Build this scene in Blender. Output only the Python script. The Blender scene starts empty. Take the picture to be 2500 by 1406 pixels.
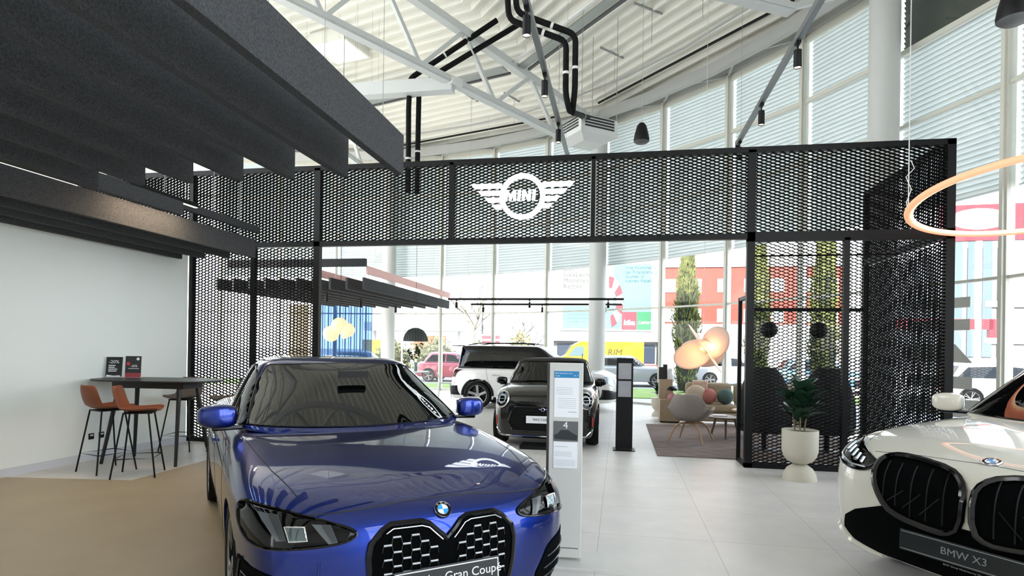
import bpy, bmesh, math, random
from mathutils import Vector, Matrix, noise
from mathutils.geometry import delaunay_2d_cdt
from mathutils.bvhtree import BVHTree
random.seed(7)
R = math.radians
PI = math.pi
sc = bpy.context.scene
COL = sc.collection

# ---------------------------------------------------------------- camera, world, exposure
cam_d = bpy.data.cameras.new('camera')
cam = bpy.data.objects.new('camera', cam_d)
COL.objects.link(cam)
cam_d.sensor_fit = 'HORIZONTAL'
cam_d.sensor_width = 36.0
cam_d.lens = 36.0 * 1450 / 2500
cam_d.shift_y = 144 / 2500
cam_d.clip_end = 500
cam.matrix_world = (Matrix.Translation((0, 0, 1.6)) @ Matrix.Rotation(R(10.25), 4, 'Z')
                    @ Matrix.Rotation(R(90), 4, 'X') @ Matrix.Rotation(0.0145, 4, 'Z'))
sc.camera = cam
sc.view_settings.view_transform = 'Standard'
sc.view_settings.look = 'None'
sc.view_settings.gamma = 1
sc.view_settings.use_curve_mapping = False
sc.view_settings.exposure = 2.35
sc.cycles.max_bounces = 8
sc.cycles.transparent_max_bounces = 24
sc.cycles.use_denoising = True
sc.cycles.sample_clamp_indirect = 6

W = bpy.data.worlds.new('World')
sc.world = W
W.use_nodes = True
wn = W.node_tree
bg = wn.nodes['Background']
tc = wn.nodes.new('ShaderNodeTexCoord')
sx = wn.nodes.new('ShaderNodeSeparateXYZ')
rp = wn.nodes.new('ShaderNodeValToRGB')
cl = wn.nodes.new('ShaderNodeTexNoise')
mp = wn.nodes.new('ShaderNodeMapping')
mx = wn.nodes.new('ShaderNodeMixRGB')
r2 = wn.nodes.new('ShaderNodeValToRGB')
mp.inputs['Scale'].default_value = (1, 1, 3)
cl.inputs['Scale'].default_value = 2.5
cl.inputs['Detail'].default_value = 6
wn.links.new(tc.outputs['Generated'], sx.inputs[0])
wn.links.new(sx.outputs['Z'], rp.inputs[0])
wn.links.new(tc.outputs['Generated'], mp.inputs[0])
wn.links.new(mp.outputs[0], cl.inputs[0])
wn.links.new(cl.outputs[0], r2.inputs[0])
r2.color_ramp.elements[0].position = .45
r2.color_ramp.elements[1].position = .62
rp.color_ramp.elements[0].position = 0.0
rp.color_ramp.elements[0].color = (.88, .91, .93, 1)
rp.color_ramp.elements[1].position = .6
rp.color_ramp.elements[1].color = (.42, .58, .82, 1)
wn.links.new(r2.outputs[0], mx.inputs[0])
wn.links.new(rp.outputs[0], mx.inputs[1])
mx.inputs[2].default_value = (.98, .98, .97, 1)
wn.links.new(mx.outputs[0], bg.inputs['Color'])
bg.inputs['Strength'].default_value = 1.35

def sun(rot, e, col, ang):
    l = bpy.data.lights.new('sun', 'SUN')
    l.energy = e
    l.color = col
    l.angle = ang
    o = bpy.data.objects.new('sun', l)
    COL.objects.link(o)
    o.rotation_euler = rot
    return o
# low spring sun behind the building, on the left of the camera's back
sun((R(52), 0, R(-14)), 3.5, (1, .95, .86), R(.6))

# ---------------------------------------------------------------- materials
MATS = {}
def mat(name, col, rough=.5, metal=0, noise_=None, bump=None, coat=0, emit=None, trans=0, spec=None, alpha=None, sheen=0):
    """noise_=(scale, colour2, stretch)  bump=(scale, strength)"""
    if name in MATS:
        return MATS[name]
    m = bpy.data.materials.new(name)
    m.use_nodes = True
    nt = m.node_tree
    b = nt.nodes['Principled BSDF']
    b.inputs['Base Color'].default_value = (*col, 1)
    b.inputs['Roughness'].default_value = rough
    b.inputs['Metallic'].default_value = metal
    if coat:
        b.inputs['Coat Weight'].default_value = coat
        b.inputs['Coat Roughness'].default_value = .02
    if spec is not None:
        b.inputs['Specular IOR Level'].default_value = spec
    if emit:
        b.inputs['Emission Color'].default_value = (*emit[0], 1)
        b.inputs['Emission Strength'].default_value = emit[1]
    if trans:
        b.inputs['Transmission Weight'].default_value = trans
    if sheen:
        b.inputs['Sheen Weight'].default_value = sheen
    tcn = nt.nodes.new('ShaderNodeTexCoord')
    if noise_:
        n = nt.nodes.new('ShaderNodeTexNoise')
        n.inputs['Scale'].default_value = noise_[0]
        n.inputs['Detail'].default_value = 5
        mpn = nt.nodes.new('ShaderNodeMapping')
        if len(noise_) > 2:
            mpn.inputs['Scale'].default_value = noise_[2]
        nt.links.new(tcn.outputs['Object'], mpn.inputs[0])
        nt.links.new(mpn.outputs[0], n.inputs['Vector'])
        rr = nt.nodes.new('ShaderNodeValToRGB')
        rr.color_ramp.elements[0].position = .35
        rr.color_ramp.elements[1].position = .65
        rr.color_ramp.elements[0].color = (*col, 1)
        rr.color_ramp.elements[1].color = (*noise_[1], 1)
        nt.links.new(n.outputs[0], rr.inputs[0])
        nt.links.new(rr.outputs[0], b.inputs['Base Color'])
    if bump:
        n = nt.nodes.new('ShaderNodeTexNoise')
        n.inputs['Scale'].default_value = bump[0]
        n.inputs['Detail'].default_value = 4
        nt.links.new(tcn.outputs['Object'], n.inputs['Vector'])
        bb = nt.nodes.new('ShaderNodeBump')
        bb.inputs['Strength'].default_value = bump[1]
        bb.inputs['Distance'].default_value = .01
        nt.links.new(n.outputs[0], bb.inputs['Height'])
        nt.links.new(bb.outputs[0], b.inputs['Normal'])
    MATS[name] = m
    return m

def glassmat(name, tint=(1, 1, 1), refl=.06):
    m = bpy.data.materials.new(name)
    m.use_nodes = True
    nt = m.node_tree
    nt.nodes.remove(nt.nodes['Principled BSDF'])
    out = nt.nodes['Material Output']
    t = nt.nodes.new('ShaderNodeBsdfTransparent')
    t.inputs[0].default_value = (*tint, 1)
    g = nt.nodes.new('ShaderNodeBsdfGlossy')
    g.inputs['Roughness'].default_value = .01
    f = nt.nodes.new('ShaderNodeLayerWeight')
    f.inputs[0].default_value = refl * 4
    mm = nt.nodes.new('ShaderNodeMath')
    mm.operation = 'MULTIPLY_ADD'
    mm.inputs[1].default_value = .8
    mm.inputs[2].default_value = refl * .5
    mi = nt.nodes.new('ShaderNodeMixShader')
    nt.links.new(f.outputs['Fresnel'], mm.inputs[0])
    nt.links.new(mm.outputs[0], mi.inputs[0])
    nt.links.new(t.outputs[0], mi.inputs[1])
    nt.links.new(g.outputs[0], mi.inputs[2])
    nt.links.new(mi.outputs[0], out.inputs[0])
    MATS[name] = m
    return m

def emitmat(name, col, s):
    return mat(name, col, .5, emit=(col, s))

BLACK = mat('black_metal', (.0025, .003, .0035), .5, spec=.25)
BLACKG = mat('gloss_black', (.0015, .0015, .002), .1, spec=.4)
BLACKP = mat('black_plastic', (.003, .0032, .0035), .5, spec=.25)
WHITE = mat('white_paint', (.72, .72, .70), .4)
STEEL = mat('painted_steel', (.60, .62, .61), .4)
CREAM = mat('cream_frame', (.66, .66, .58), .4)
DECK = mat('deck_metal', (.86, .85, .77), .45)
GALV = mat('galvanised', (.38, .39, .38), .4, .7)
CHROME = mat('chrome', (.8, .8, .82), .12, 1)
FELT = mat('grey_felt', (.026, .028, .030), .95, noise_=(90, (.058, .060, .063), (1, 1, 1)), bump=(160, .4))
RUBBER = mat('rubber', (.003, .003, .003), .75, spec=.2)
GLASS = glassmat('clear_glass', (.97, .985, .98), .05)
DGLASS = glassmat('dark_glass', (.16, .18, .17), .13)
PAPER = mat('paper', (.82, .83, .85), .5)
WOOD = mat('oak', (.45, .28, .15), .5, noise_=(6, (.56, .37, .21), (1, 12, 12)))

# ---------------------------------------------------------------- mesh helpers
class MB:
    def __init__(s):
        s.v = []
        s.f = []
        s.sm = False
    def add(s, vs, fs):
        k = len(s.v)
        s.v += [tuple(v) for v in vs]
        s.f += [tuple(i + k for i in f) for f in fs]
        return s
    def box(s, x0, x1, y0, y1, z0, z1, M=None):
        vs = [(x, y, z) for z in (z0, z1) for y in (y0, y1) for x in (x0, x1)]
        if M: vs = [M @ Vector(v) for v in vs]
        return s.add(vs, [(0, 2, 3, 1), (4, 5, 7, 6), (0, 1, 5, 4), (2, 6, 7, 3), (0, 4, 6, 2), (1, 3, 7, 5)])
    def beam(s, a, b, w, h, up=(0, 0, 1)):
        a = Vector(a); b = Vector(b)
        d = (b - a)
        L = d.length
        d.normalize()
        u = Vector(up)
        sd = d.cross(u)
        if sd.length < 1e-4: sd = d.cross(Vector((1, 0, 0)))
        sd.normalize()
        u = sd.cross(d)
        M = Matrix((sd, d, u)).transposed().to_4x4()
        M.translation = a
        return s.box(-w / 2, w / 2, 0, L, -h / 2, h / 2, M)
    def tube(s, pts, r, n=10, cap=True, closed=False):
        pts = [Vector(p) for p in pts]
        N = len(pts)
        rs = r if isinstance(r, (list, tuple)) else [r] * N
        k = len(s.v)
        prev = None
        for i, p in enumerate(pts):
            if closed: t = pts[(i + 1) % N] - pts[i - 1]
            else: t = pts[min(i + 1, N - 1)] - pts[max(i - 1, 0)]
            t.normalize()
            if prev is None:
                u = t.cross(Vector((0, 0, 1)))
                if u.length < 1e-3: u = t.cross(Vector((1, 0, 0)))
            else:
                u = prev - t * prev.dot(t)
            u.normalize()
            prev = u
            w = t.cross(u)
            for j in range(n):
                a = 2 * PI * j / n
                s.v.append(tuple(p + (u * math.cos(a) + w * math.sin(a)) * rs[i]))
        M = N if closed else N - 1
        for i in range(M):
            i2 = (i + 1) % N
            for j in range(n):
                j2 = (j + 1) % n
                s.f.append((k + i * n + j, k + i * n + j2, k + i2 * n + j2, k + i2 * n + j))
        if cap and not closed:
            s.f.append(tuple(k + j for j in range(n))[::-1])
            s.f.append(tuple(k + (N - 1) * n + j for j in range(n)))
        return s
    def lathe(s, prof, n=24, c=(0, 0, 0), M=None, cap=True):
        k = len(s.v)
        for r, z in prof:
            for j in range(n):
                a = 2 * PI * j / n
                v = Vector((c[0] + r * math.cos(a), c[1] + r * math.sin(a), c[2] + z))
                if M: v = M @ v
                s.v.append(tuple(v))
        for i in range(len(prof) - 1):
            for j in range(n):
                j2 = (j + 1) % n
                s.f.append((k + i * n + j, k + i * n + j2, k + (i + 1) * n + j2, k + (i + 1) * n + j))
        if cap:
            if prof[0][0] > 1e-4: s.f.append(tuple(k + j for j in range(n))[::-1])
            if prof[-1][0] > 1e-4: s.f.append(tuple(k + (len(prof) - 1) * n + j for j in range(n)))
        return s
    def prism(s, poly, h, M=None):
        """2D polygon in local xy, extruded 0..h in z"""
        n = len(poly)
        vs = [Vector((x, y, 0)) for x, y in poly] + [Vector((x, y, h)) for x, y in poly]
        if M: vs = [M @ v for v in vs]
        return s.add(vs, [tuple(range(n))[::-1], tuple(range(n, 2 * n))] + [(i, (i + 1) % n, (i + 1) % n + n, i + n) for i in range(n)])
    def ball(s, c, r, n=16, m=10, sq=(1, 1, 1)):
        pr = [(max(1e-5, math.sin(PI * i / m)), -math.cos(PI * i / m)) for i in range(m + 1)]
        M = Matrix.Translation(c) @ Matrix.Diagonal((r * sq[0], r * sq[1], r * sq[2], 1))
        return s.lathe(pr, n, (0, 0, 0), M, cap=False)
    def build(s, name, m, parent=None, smooth=False, bevel=0, sub=0, weld=False, solid=0):
        me = bpy.data.meshes.new(name)
        me.from_pydata(s.v, [], s.f)
        if weld:
            bm = bmesh.new(); bm.from_mesh(me)
            bmesh.ops.remove_doubles(bm, verts=bm.verts, dist=1e-4)
            bmesh.ops.recalc_face_normals(bm, faces=bm.faces)
            bm.to_mesh(me); bm.free()
        me.update()
        o = bpy.data.objects.new(name, me)
        COL.objects.link(o)
        if m: me.materials.append(m)
        if smooth:
            me.polygons.foreach_set('use_smooth', [True] * len(me.polygons))
            me.set_sharp_from_angle(angle=R(40 if smooth is True else smooth))
        if solid:
            k = o.modifiers.new('s', 'SOLIDIFY'); k.thickness = solid; k.offset = 0
        if bevel:
            k = o.modifiers.new('b', 'BEVEL'); k.width = bevel; k.segments = 2; k.limit_method = 'ANGLE'
        if sub:
            k = o.modifiers.new('u', 'SUBSURF'); k.levels = sub; k.render_levels = sub
        if parent: o.parent = parent
        return o

def tag(o, label=None, cat=None, group=None, kind=None):
    if label: o['label'] = label
    if cat: o['category'] = cat
    if group: o['group'] = group
    if kind: o['kind'] = kind
    return o
def empty(name, loc=(0, 0, 0), rz=0, label=None, cat=None, group=None):
    o = bpy.data.objects.new(name, None)
    COL.objects.link(o)
    o.empty_display_size = .1
    o.location = loc
    o.rotation_euler = (0, 0, rz)
    return tag(o, label, cat, group)
def struct(o):
    o['kind'] = 'structure'
    return o
def kids(o): return [c for c in bpy.data.objects if c.parent == o]
def copy_tree(o, parent=None):
    c = o.copy(); COL.objects.link(c)
    c.parent = parent
    for ch in kids(o): copy_tree(ch, c)
    return c
def frame_yz(o, x, y):  # orthonormal helper
    return Matrix((x, y, x.cross(y))).transposed().to_4x4()
FONTS = {}
def text(s, size, name, m, M, parent=None, align='CENTER', depth=.002, off=0.0, shear=0, sx=1.0, space=1.0):
    """text as mesh; M maps text plane (x right, y up) to parent space"""
    cu = bpy.data.curves.new(name, 'FONT')
    cu.body = s; cu.size = size; cu.align_x = align; cu.align_y = 'CENTER'
    cu.extrude = depth; cu.offset = off; cu.shear = shear; cu.resolution_u = 3
    cu.space_character = space
    t = bpy.data.objects.new(name, cu)
    COL.objects.link(t)
    dg = bpy.context.evaluated_depsgraph_get()
    me = bpy.data.meshes.new_from_object(t.evaluated_get(dg))
    bpy.data.objects.remove(t)
    me.transform(M @ Matrix.Diagonal((sx, 1, 1, 1)))
    me.name = name
    me.materials.clear(); me.materials.append(m)
    o = bpy.data.objects.new(name, me)
    COL.objects.link(o)
    if parent: o.parent = parent
    return o
def plane_M(o, xdir, ydir):
    x = Vector(xdir).normalized(); y = Vector(ydir).normalized()
    M = Matrix((x, y, x.cross(y))).transposed().to_4x4()
    M.translation = Vector(o)
    return M
# ================================================================ SETTING
CX0, CY0, RAD = -9.12, 5.38, 15.66           # centre and radius of the curved glass front
def cir(a, r=RAD, z=0): return Vector((CX0 + r * math.cos(R(a)), CY0 + r * math.sin(R(a)), z))

# floor: large square porcelain tiles
def floor_mat():
    m = bpy.data.materials.new('floor_tile'); m.use_nodes = True
    nt = m.node_tree; b = nt.nodes['Principled BSDF']
    t = nt.nodes.new('ShaderNodeTexCoord'); mpn = nt.nodes.new('ShaderNodeMapping')
    mpn.inputs['Location'].default_value = (.15, -.54, 0)
    br = nt.nodes.new('ShaderNodeTexBrick')
    br.offset = 0; br.squash = 1
    br.inputs['Scale'].default_value = 1
    br.inputs['Brick Width'].default_value = .94
    br.inputs['Row Height'].default_value = .93
    br.inputs['Mortar Size'].default_value = .0035
    br.inputs['Mortar Smooth'].default_value = .1
    br.inputs['Color1'].default_value = (.75, .715, .675, 1)
    br.inputs['Color2'].default_value = (.72, .69, .65, 1)
    br.inputs['Mortar'].default_value = (.50, .48, .45, 1)
    nt.links.new(t.outputs['Object'], mpn.inputs[0]); nt.links.new(mpn.outputs[0], br.inputs['Vector'])
    n = nt.nodes.new('ShaderNodeTexNoise'); n.inputs['Scale'].default_value = 3; n.inputs['Detail'].default_value = 8
    nt.links.new(t.outputs['Object'], n.inputs['Vector'])
    mi = nt.nodes.new('ShaderNodeMixRGB'); mi.blend_type = 'MULTIPLY'; mi.inputs[0].default_value = .25
    nt.links.new(br.outputs['Color'], mi.inputs[1]); nt.links.new(n.outputs[0], mi.inputs[2])
    nt.links.new(mi.outputs[0], b.inputs['Base Color'])
    b.inputs['Roughness'].default_value = .42
    return m
o = MB().box(-26, 6.6, -9, 22, -.12, 0)
fl = MB()
ring = [tuple(cir(a, 15.9))[:2] for a in range(-92, 180, 4)]
fl.prism(ring, .12, Matrix.Translation((0, 0, -.12)))
struct(fl.build('floor', floor_mat()))
BROWNF = mat('brown_floor', (.36, .285, .185), .5, noise_=(2, (.39, .31, .205), (1, 1, 1)))  # browner area of floor laid over the tiles at the left
struct(MB().prism([(-7.4, -4), (-2.4, -4), (-2.4, 5.0), (-4.2, 6.2), (-4.2, 8.2), (-5.5, 8.2), (-5.5, 5.95), (-7.0, 5.75)], .003).build('floor', BROWNF))
GROUND = mat('asphalt', (.24, .24, .24), .9, noise_=(3, (.30, .30, .295), (1, 1, 1)))
g = MB().add([(-160, -60, -.16), (160, -60, -.16), (160, 220, -.16), (-160, 220, -.16)], [(0, 1, 2, 3)])
struct(g.build('ground', GROUND))

# left partition wall with its white skirting
WALLM = mat('wall_plaster', (.86, .90, .86), .8, bump=(60, .08))
WX = lambda y: -6.87 - (8.5 - y) * .054
struct(MB().prism([(WX(-4), -4), (WX(8.5), 8.5), (WX(8.5) - .12, 8.5), (WX(-4) - .12, -4)][::-1], 3.5).build('wall_left', WALLM))
struct(MB().prism([(WX(-4) + .015, -4), (WX(8.5) + .015, 8.5), (WX(8.5), 8.5), (WX(-4), -4)][::-1], .1).build('baseboard_left', mat('skirting', (.66, .68, .72), .5)))

# ribbed metal deck ceiling: flat sectors between the radial trusses
TR = [-130.0, -99.0, -68.0, -37.0, -6.0, 25.0, 56.2, 87.2, 118.2, 149.2]
def zroof(d, D):    # d: distance of the line from the centre, D: distance of the eave chord
    return 8.72 + (D - d) * .135
def roof_z(x, y):
    dx, dy = x - CX0, y - CY0
    a = math.degrees(math.atan2(dy, dx)); r = math.hypot(dx, dy)
    for a0, a1 in zip(TR[:-1], TR[1:]):
        if a0 <= a <= a1:
            return zroof(r * math.cos(R(a - (a0 + a1) / 2)), 16.4 * math.cos(R((a1 - a0) / 2))) - .012
    return 8.7
ce = MB()
for a0, a1 in zip(TR[:-1], TR[1:]):
    RO_ = 16.4
    half = R(a1 - a0) / 2; mid = R((a0 + a1) / 2)
    D = RO_ * math.cos(half)
    ux, uy = math.cos(mid), math.sin(mid)
    tx, ty = -uy, ux
    prof = []
    p = .31; d = .3
    while d < D - p:
        prof += [(d, 0), (d + .045, -.0), (d + .085, .13), (d + p - .04, .13)]
        d += p
    prof += [(D, 0)]
    def P(d, h, sgn):
        L = d * math.tan(half)
        return (CX0 + ux * d + tx * L * sgn, CY0 + uy * d + ty * L * sgn, zroof(d, D) + h)
    vs = []
    for d, h in prof: vs += [P(d, h, -1), P(d, h, 1)]
    ce.add(vs, [(2 * i, 2 * i + 2, 2 * i + 3, 2 * i + 1) for i in range(len(prof) - 1)])
    # opaque roof skin above the deck
    ce.add([P(.05, .35, -1), P(.05, .35, 1), P(D, .3, 1), P(D, .3, -1)], [(0, 1, 2, 3)])
struct(ce.build('ceiling', DECK))

# glazing
MUL = [111 - 7.75 * k for k in range(0, 20)]     # 111 .. -36
MUL = [80 + 7.75 * 5 - 7.75 * k for k in range(0, 21)]
BL_Z, T1_Z, T2_Z, HEAD = 4.17, 2.77, 7.08, 8.5
wi = 0
for a0, a1 in zip(MUL[1:], MUL[:-1]):
    wi += 1
    p0, p1 = cir(a0), cir(a1)
    d = (p1 - p0).normalized(); nrm = Vector((d.y, -d.x, 0))
    inn = -nrm if (nrm.dot(Vector((CX0, CY0, 0)) - p0) < 0) else nrm
    f = MB()
    for z, h in ((.03, .06), (T1_Z, .045), (5.72, .06), (T2_Z, .09), (HEAD - .05, .16)):
        f.beam(p0 + Vector((0, 0, z)), p1 + Vector((0, 0, z)), .10, h)
    # inner sash frame of the upper lights
    f.beam(p0 + d * .09 + Vector((0, 0, T2_Z)), p0 + d * .09 + Vector((0, 0, HEAD)), .07, .05, up=d)
    q0 = p0 - inn * .0
    f.beam(q0, q0 + Vector((0, 0, HEAD)), .16, .11, up=d)
    f.beam(q0 + inn * .1, q0 + inn * .1 + Vector((0, 0, HEAD)), .06, .055, up=d)
    fo = f.build('window_%d' % wi, CREAM); struct(fo)
    gp = MB().add([p0, p1, p1 + Vector((0, 0, HEAD)), p0 + Vector((0, 0, HEAD))], [(0, 1, 2, 3)])
    gp.build('window_pane', GLASS, fo)
def slatmat():
    m = mat('blind_slat', (.72, .75, .72), .5)
    nt = m.node_tree; b = nt.nodes['Principled BSDF']; out = nt.nodes['Material Output']
    t = nt.nodes.new('ShaderNodeBsdfTranslucent'); t.inputs[0].default_value = (.26, .285, .27, 1)
    mi = nt.nodes.new('ShaderNodeMixShader'); mi.inputs[0].default_value = .5
    nt.links.new(b.outputs[0], mi.inputs[1]); nt.links.new(t.outputs[0], mi.inputs[2]); nt.links.new(mi.outputs[0], out.inputs[0])
    return m
SLAT = slatmat()
names = {}
def blind(a0, a1, lab, shaded_top=False, k=0):
    p0, p1 = cir(a0, RAD + .16), cir(a1, RAD + .16)
    d = (p1 - p0).normalized(); out = (p0 - Vector((CX0, CY0, 0))).normalized()
    out = Vector((d.y, -d.x, 0)); out = out if out.dot(p0 - Vector((CX0, CY0, 0))) > 0 else -out
    t = empty('venetian_blind', tuple(p0.lerp(p1, .5)), 0, lab, 'window blind', 'outside venetian blinds on the glass front')
    c = p0.lerp(p1, .5)
    b = MB(); b2 = MB()
    z = BL_Z + .05
    L = (p1 - p0).length / 2 - .07
    while z < HEAD - .02:
        tl = R(58)
        hw = .054
        # curved slat: three facets
        pts = []
        for u, bow in ((-1, 0), (-.4, .006), (.4, .006), (1, 0)):
            pts.append((u * hw * math.cos(tl), -u * hw * math.sin(tl) + bow))
        vs = []
        for ox, oz in pts:
            for sg in (-L, L):
                vs.append(d * sg + out * ox + Vector((0, 0, z + oz)))
        (b2 if shaded_top and z > 7.12 else b).add(vs, [(2 * i, 2 * i + 1, 2 * i + 3, 2 * i + 2) for i in range(3)])
        z += .094
    b.build('slats', SLAT, t)
    if len(b2.v): b2.build('upper_slats', mat('slat_shaded', (.045, .055, .042), .6), t)  # darker copy of the closed slats; their unlit look is put into the colour
    e = MB()
    e.beam(d * -L + Vector((0, 0, BL_Z)), d * L + Vector((0, 0, BL_Z)), .08, .03)
    e.build('bottom_rail', STEEL, t)
    e = MB()
    for q in (-.55, .55):
        e.tube([d * q + out * .05 + Vector((0, 0, BL_Z)), d * q + out * .05 + Vector((0, 0, HEAD))], .003, 5)
    e.build('ladder_cord', GALV, t)
ORD = ['first', 'second', 'third', 'fourth', 'fifth', 'sixth', 'seventh', 'eighth', 'ninth', 'tenth', 'eleventh', 'twelfth']
bi = 0
for a0, a1 in zip(MUL[1:], MUL[:-1]):
    if a0 > 105 or a0 < -14: 
        continue
    lab = 'white slatted outside blind on the %s glass bay of the curved front from the left' % ORD[min(bi, 11)]
    if a1 < 26: lab = ('white slatted blind on the glass bay right of the thick column', 'white slatted blind on the rightmost visible glass bay', 'white slatted blind beyond the right edge bay', 'white slatted blind past the right side of the hall', 'white slatted blind farthest round the right side', 'white slatted blind behind the white car')[min(5, int((25.8 - a1) / 7.7 + .1))]
    blind(a0, a1, lab, shaded_top=(15 < a0 < 20))
    bi += 1
# eave: ring beams and soffit strips
st = MB()
for a0, a1 in zip(MUL[1:], MUL[:-1]):
    for r, z, w, h in ((15.62, 8.62, .22, .2), (14.95, 8.48, .16, .26), (14.0, 8.78, .03, .05)):
        st.beam(cir(a0, r, z), cir(a1, r, z), w, h)
    # small brackets
    m_ = (a0 + a1) / 2
    st.beam(cir(a0, 15.6, 8.5), cir(a0 + 2.6, 14.95, 8.4), .05, .05)
    st.beam(cir(a0, 15.6, 8.5), cir(a0 - 2.6, 14.95, 8.4), .05, .05)
struct(st.build('trim_1', mat('eave_steel', (.44, .45, .43), .5)))
ef = MB()
for a0, a1 in zip(MUL[1:], MUL[:-1]):
    ef.beam(cir(a0, 15.3, 8.66), cir(a1, 15.3, 8.66), .5, .03)
struct(ef.build('trim_2', DECK))

# round columns in front of the glass
COLM = mat('column_paint', (.60, .62, .60), .45)
for a, lab in ((87.0, 'white round column beside the blue curtain at the far left of the glass front'),
               (56.2, 'slim white round column in the middle of the curved glass front'),
               (24.9, 'thick white round column at right rising behind the black mesh wall')):
    c = cir(a, 15.18)
    t = MB().lathe([(.25, 0), (.25, 8.55)], 32, (0, 0, 0)).build('column', COLM, smooth=True)
    t.location = c
    tag(t, lab, 'column')

# radial roof trusses
def truss(a, lab):
    t = empty('roof_truss', tuple(cir(a, 8, 0)), 0, lab, 'roof truss')
    o0 = cir(a, 8, 0)
    def P(r, z): return cir(a, r, z) - o0
    bc = lambda r: 7.50 + (13.2 - r) * .05
    tcd = lambda r: 8.26 + (15.2 - r) * .13
    b = MB().beam(P(.5, bc(.5)), P(13.2, bc(13.2)), .2, .16)
    b.beam(P(.5, bc(.5) - .03), P(13.2, bc(13.2) - .03), .26, .03)
    b.build('bottom_chord', STEEL, t)
    b = MB().beam(P(.5, tcd(.5)), P(15.5, tcd(15.5)), .2, .18)
    b.build('top_chord', STEEL, t)
    r = 13.1
    k = 0
    while r > 1.5:
        n = r - 1.15
        up = k % 2 == 0
        if up: A, B = P(r, bc(r)), P(n + .1, tcd(n))
        else: A, B = P(r + .1, tcd(r)), P(n, bc(n))
        MB().beam(A, B, .09, .09).build('web_member', STEEL, t)
        r = n; k += 1
    MB().beam(P(13.1, bc(13.1)), P(15.1, tcd(15.1)), .1, .1).build('web_member', STEEL, t)
    MB().box(-.16, .16, -.16, .16, -.03, .13, Matrix.Translation(P(9.45, bc(9.45) - .06)) @ Matrix.Rotation(R(a), 4, 'Z')).build('joint_plate', WHITE, t)
    # strut to the side
    return t
truss(56.2, 'white steel lattice truss crossing the ceiling from upper left to the ceiling unit')
truss(25.0, 'white steel lattice truss at the upper right ending by the thick column')
truss(87.2, 'white steel lattice truss above the dark baffles at far left')
truss(-6.0, 'white steel lattice truss over the right side of the hall')
# cross beam meeting the first truss
b0 = cir(56.2, 9.45, 7.62)
xb = MB().beam(b0, b0 + Vector((-6.5, 0, 0)), .28, .3)
tag(xb.build('cross_beam', STEEL), 'white boxed steel beam branching left from the lattice truss joint', 'beam')
# back wall
bw = MB()
for a in range(-98, -34, 4):
    bw.beam(cir(a, 15.7, 4.6), cir(a + 4, 15.7, 4.6), .2, 9.2)
struct(bw.build('wall_back', WHITE))
bw = MB()
for a in range(118, 176, 4):
    bw.beam(cir(a, 15.7, 4.6), cir(a + 4, 15.7, 4.6), .2, 9.2)
struct(bw.build('wall_far_left', WHITE))
# ================================================================ BLACK EXPANDED-METAL PORTAL
MESHM = mat('mesh_metal', (.0015, .0015, .002), .7, spec=.12)
def expanded(x0, x1, z0, z1, name, parent, M=Matrix(), dep=.019, th=.0042):
    """panel in the xz plane: zigzag strands, each a tilted strip with thickness"""
    PX, PZ = .118, .046
    b = MB()
    tl = .05
    nrow = int((z1 - z0) / (PZ / 2))
    V = b.v; F = b.f
    for i in range(nrow + 1):
        zc = z0 + i * PZ / 2
        ph = (i % 2) * PX / 2
        # each strand swings up half a pitch and back; neighbours meet at the bonds
        pts = []
        x = x0 - PX
        n = int((x1 - x0) / PX) + 3
        for k in range(n):
            bx = x0 - PX + k * PX + ph
            pts += [(bx - .012, zc - .0108), (bx + .012, zc - .0108), (bx + PX / 2 - .012, zc + .0108), (bx + PX / 2 + .012, zc + .0108)]
        pts = [(min(max(x, x0), x1), min(max(z, z0), z1)) for x, z in pts]
        q = [pts[0]]
        for p in pts[1:]:
            if abs(p[0] - q[-1][0]) > 1e-5: q.append(p)
        if len(q) < 2: continue
        base = len(V)
        for x, z in q:
            V.append((x, -dep, z - dep * tl - th)); V.append((x, -dep, z - dep * tl + th))
            V.append((x, dep, z + dep * tl + th)); V.append((x, dep, z + dep * tl - th))
        for k in range(len(q) - 1):
            a = base + 4 * k; c = a + 4
            F += [(a, a + 1, c + 1, c), (a + 1, a + 2, c + 2, c + 1), (a + 2, a + 3, c + 3, c + 2), (a + 3, a, c, c + 3)]
    if M != Matrix(): b.v = [tuple(M @ Vector(v)) for v in b.v]
    return b.build(name, MESHM, parent)

YM = 8.59
por = empty('mesh_portal', (0, YM, 0), 0, 'black steel portal of expanded metal mesh spanning the hall, carrying the lit winged sign', 'metal partition')
def post(x, z0, z1, w=.07, y=0, d=.09):
    MB().box(x - w / 2, x + w / 2, y - d / 2, y + d / 2, z0, z1).build('post', BLACK, por)
def rail(x0, x1, z, h=.07, y=0, d=.09):
    MB().box(x0, x1, y - d / 2, y + d / 2, z - h / 2, z + h / 2).build('rail', BLACK, por)
HZ0, HZ1 = 3.19, 4.34
XS = [-9.0, -6.86, -4.66, -2.5, -.4, 1.75, 4.19]
for x, w in zip(XS, (.06, .06, .1, .06, .06, .1, .1)):
    if x in (-4.66, 1.75): post(x, 0, HZ1, w)
    elif x == 4.19: post(x, 0, HZ1 + .03, w)
    elif x == -6.86: post(x, 0, HZ1, w)
    else: post(x, HZ0, HZ1, w)
rail(-9, 4.24, HZ1 + .0, .075)
rail(-6.9, 1.8, HZ0 - .03, .075)
rail(1.7, 4.24, 3.15, .13)
post(-5.76, 0, HZ0, .06)
post(2.96, 0, 3.12, .07)
rail(-6.9, -4.62, .03, .06); rail(1.7, 4.2, .03, .07)
for x0, x1 in zip(XS[:-1], XS[1:]):
    expanded(x0 + .04, x1 - .04, HZ0 + .01, HZ1 - .04, 'header_mesh', por, dep=.026, th=.0056)
expanded(-6.83, -5.79, .06, HZ0 - .08, 'side_mesh', por)
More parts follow.
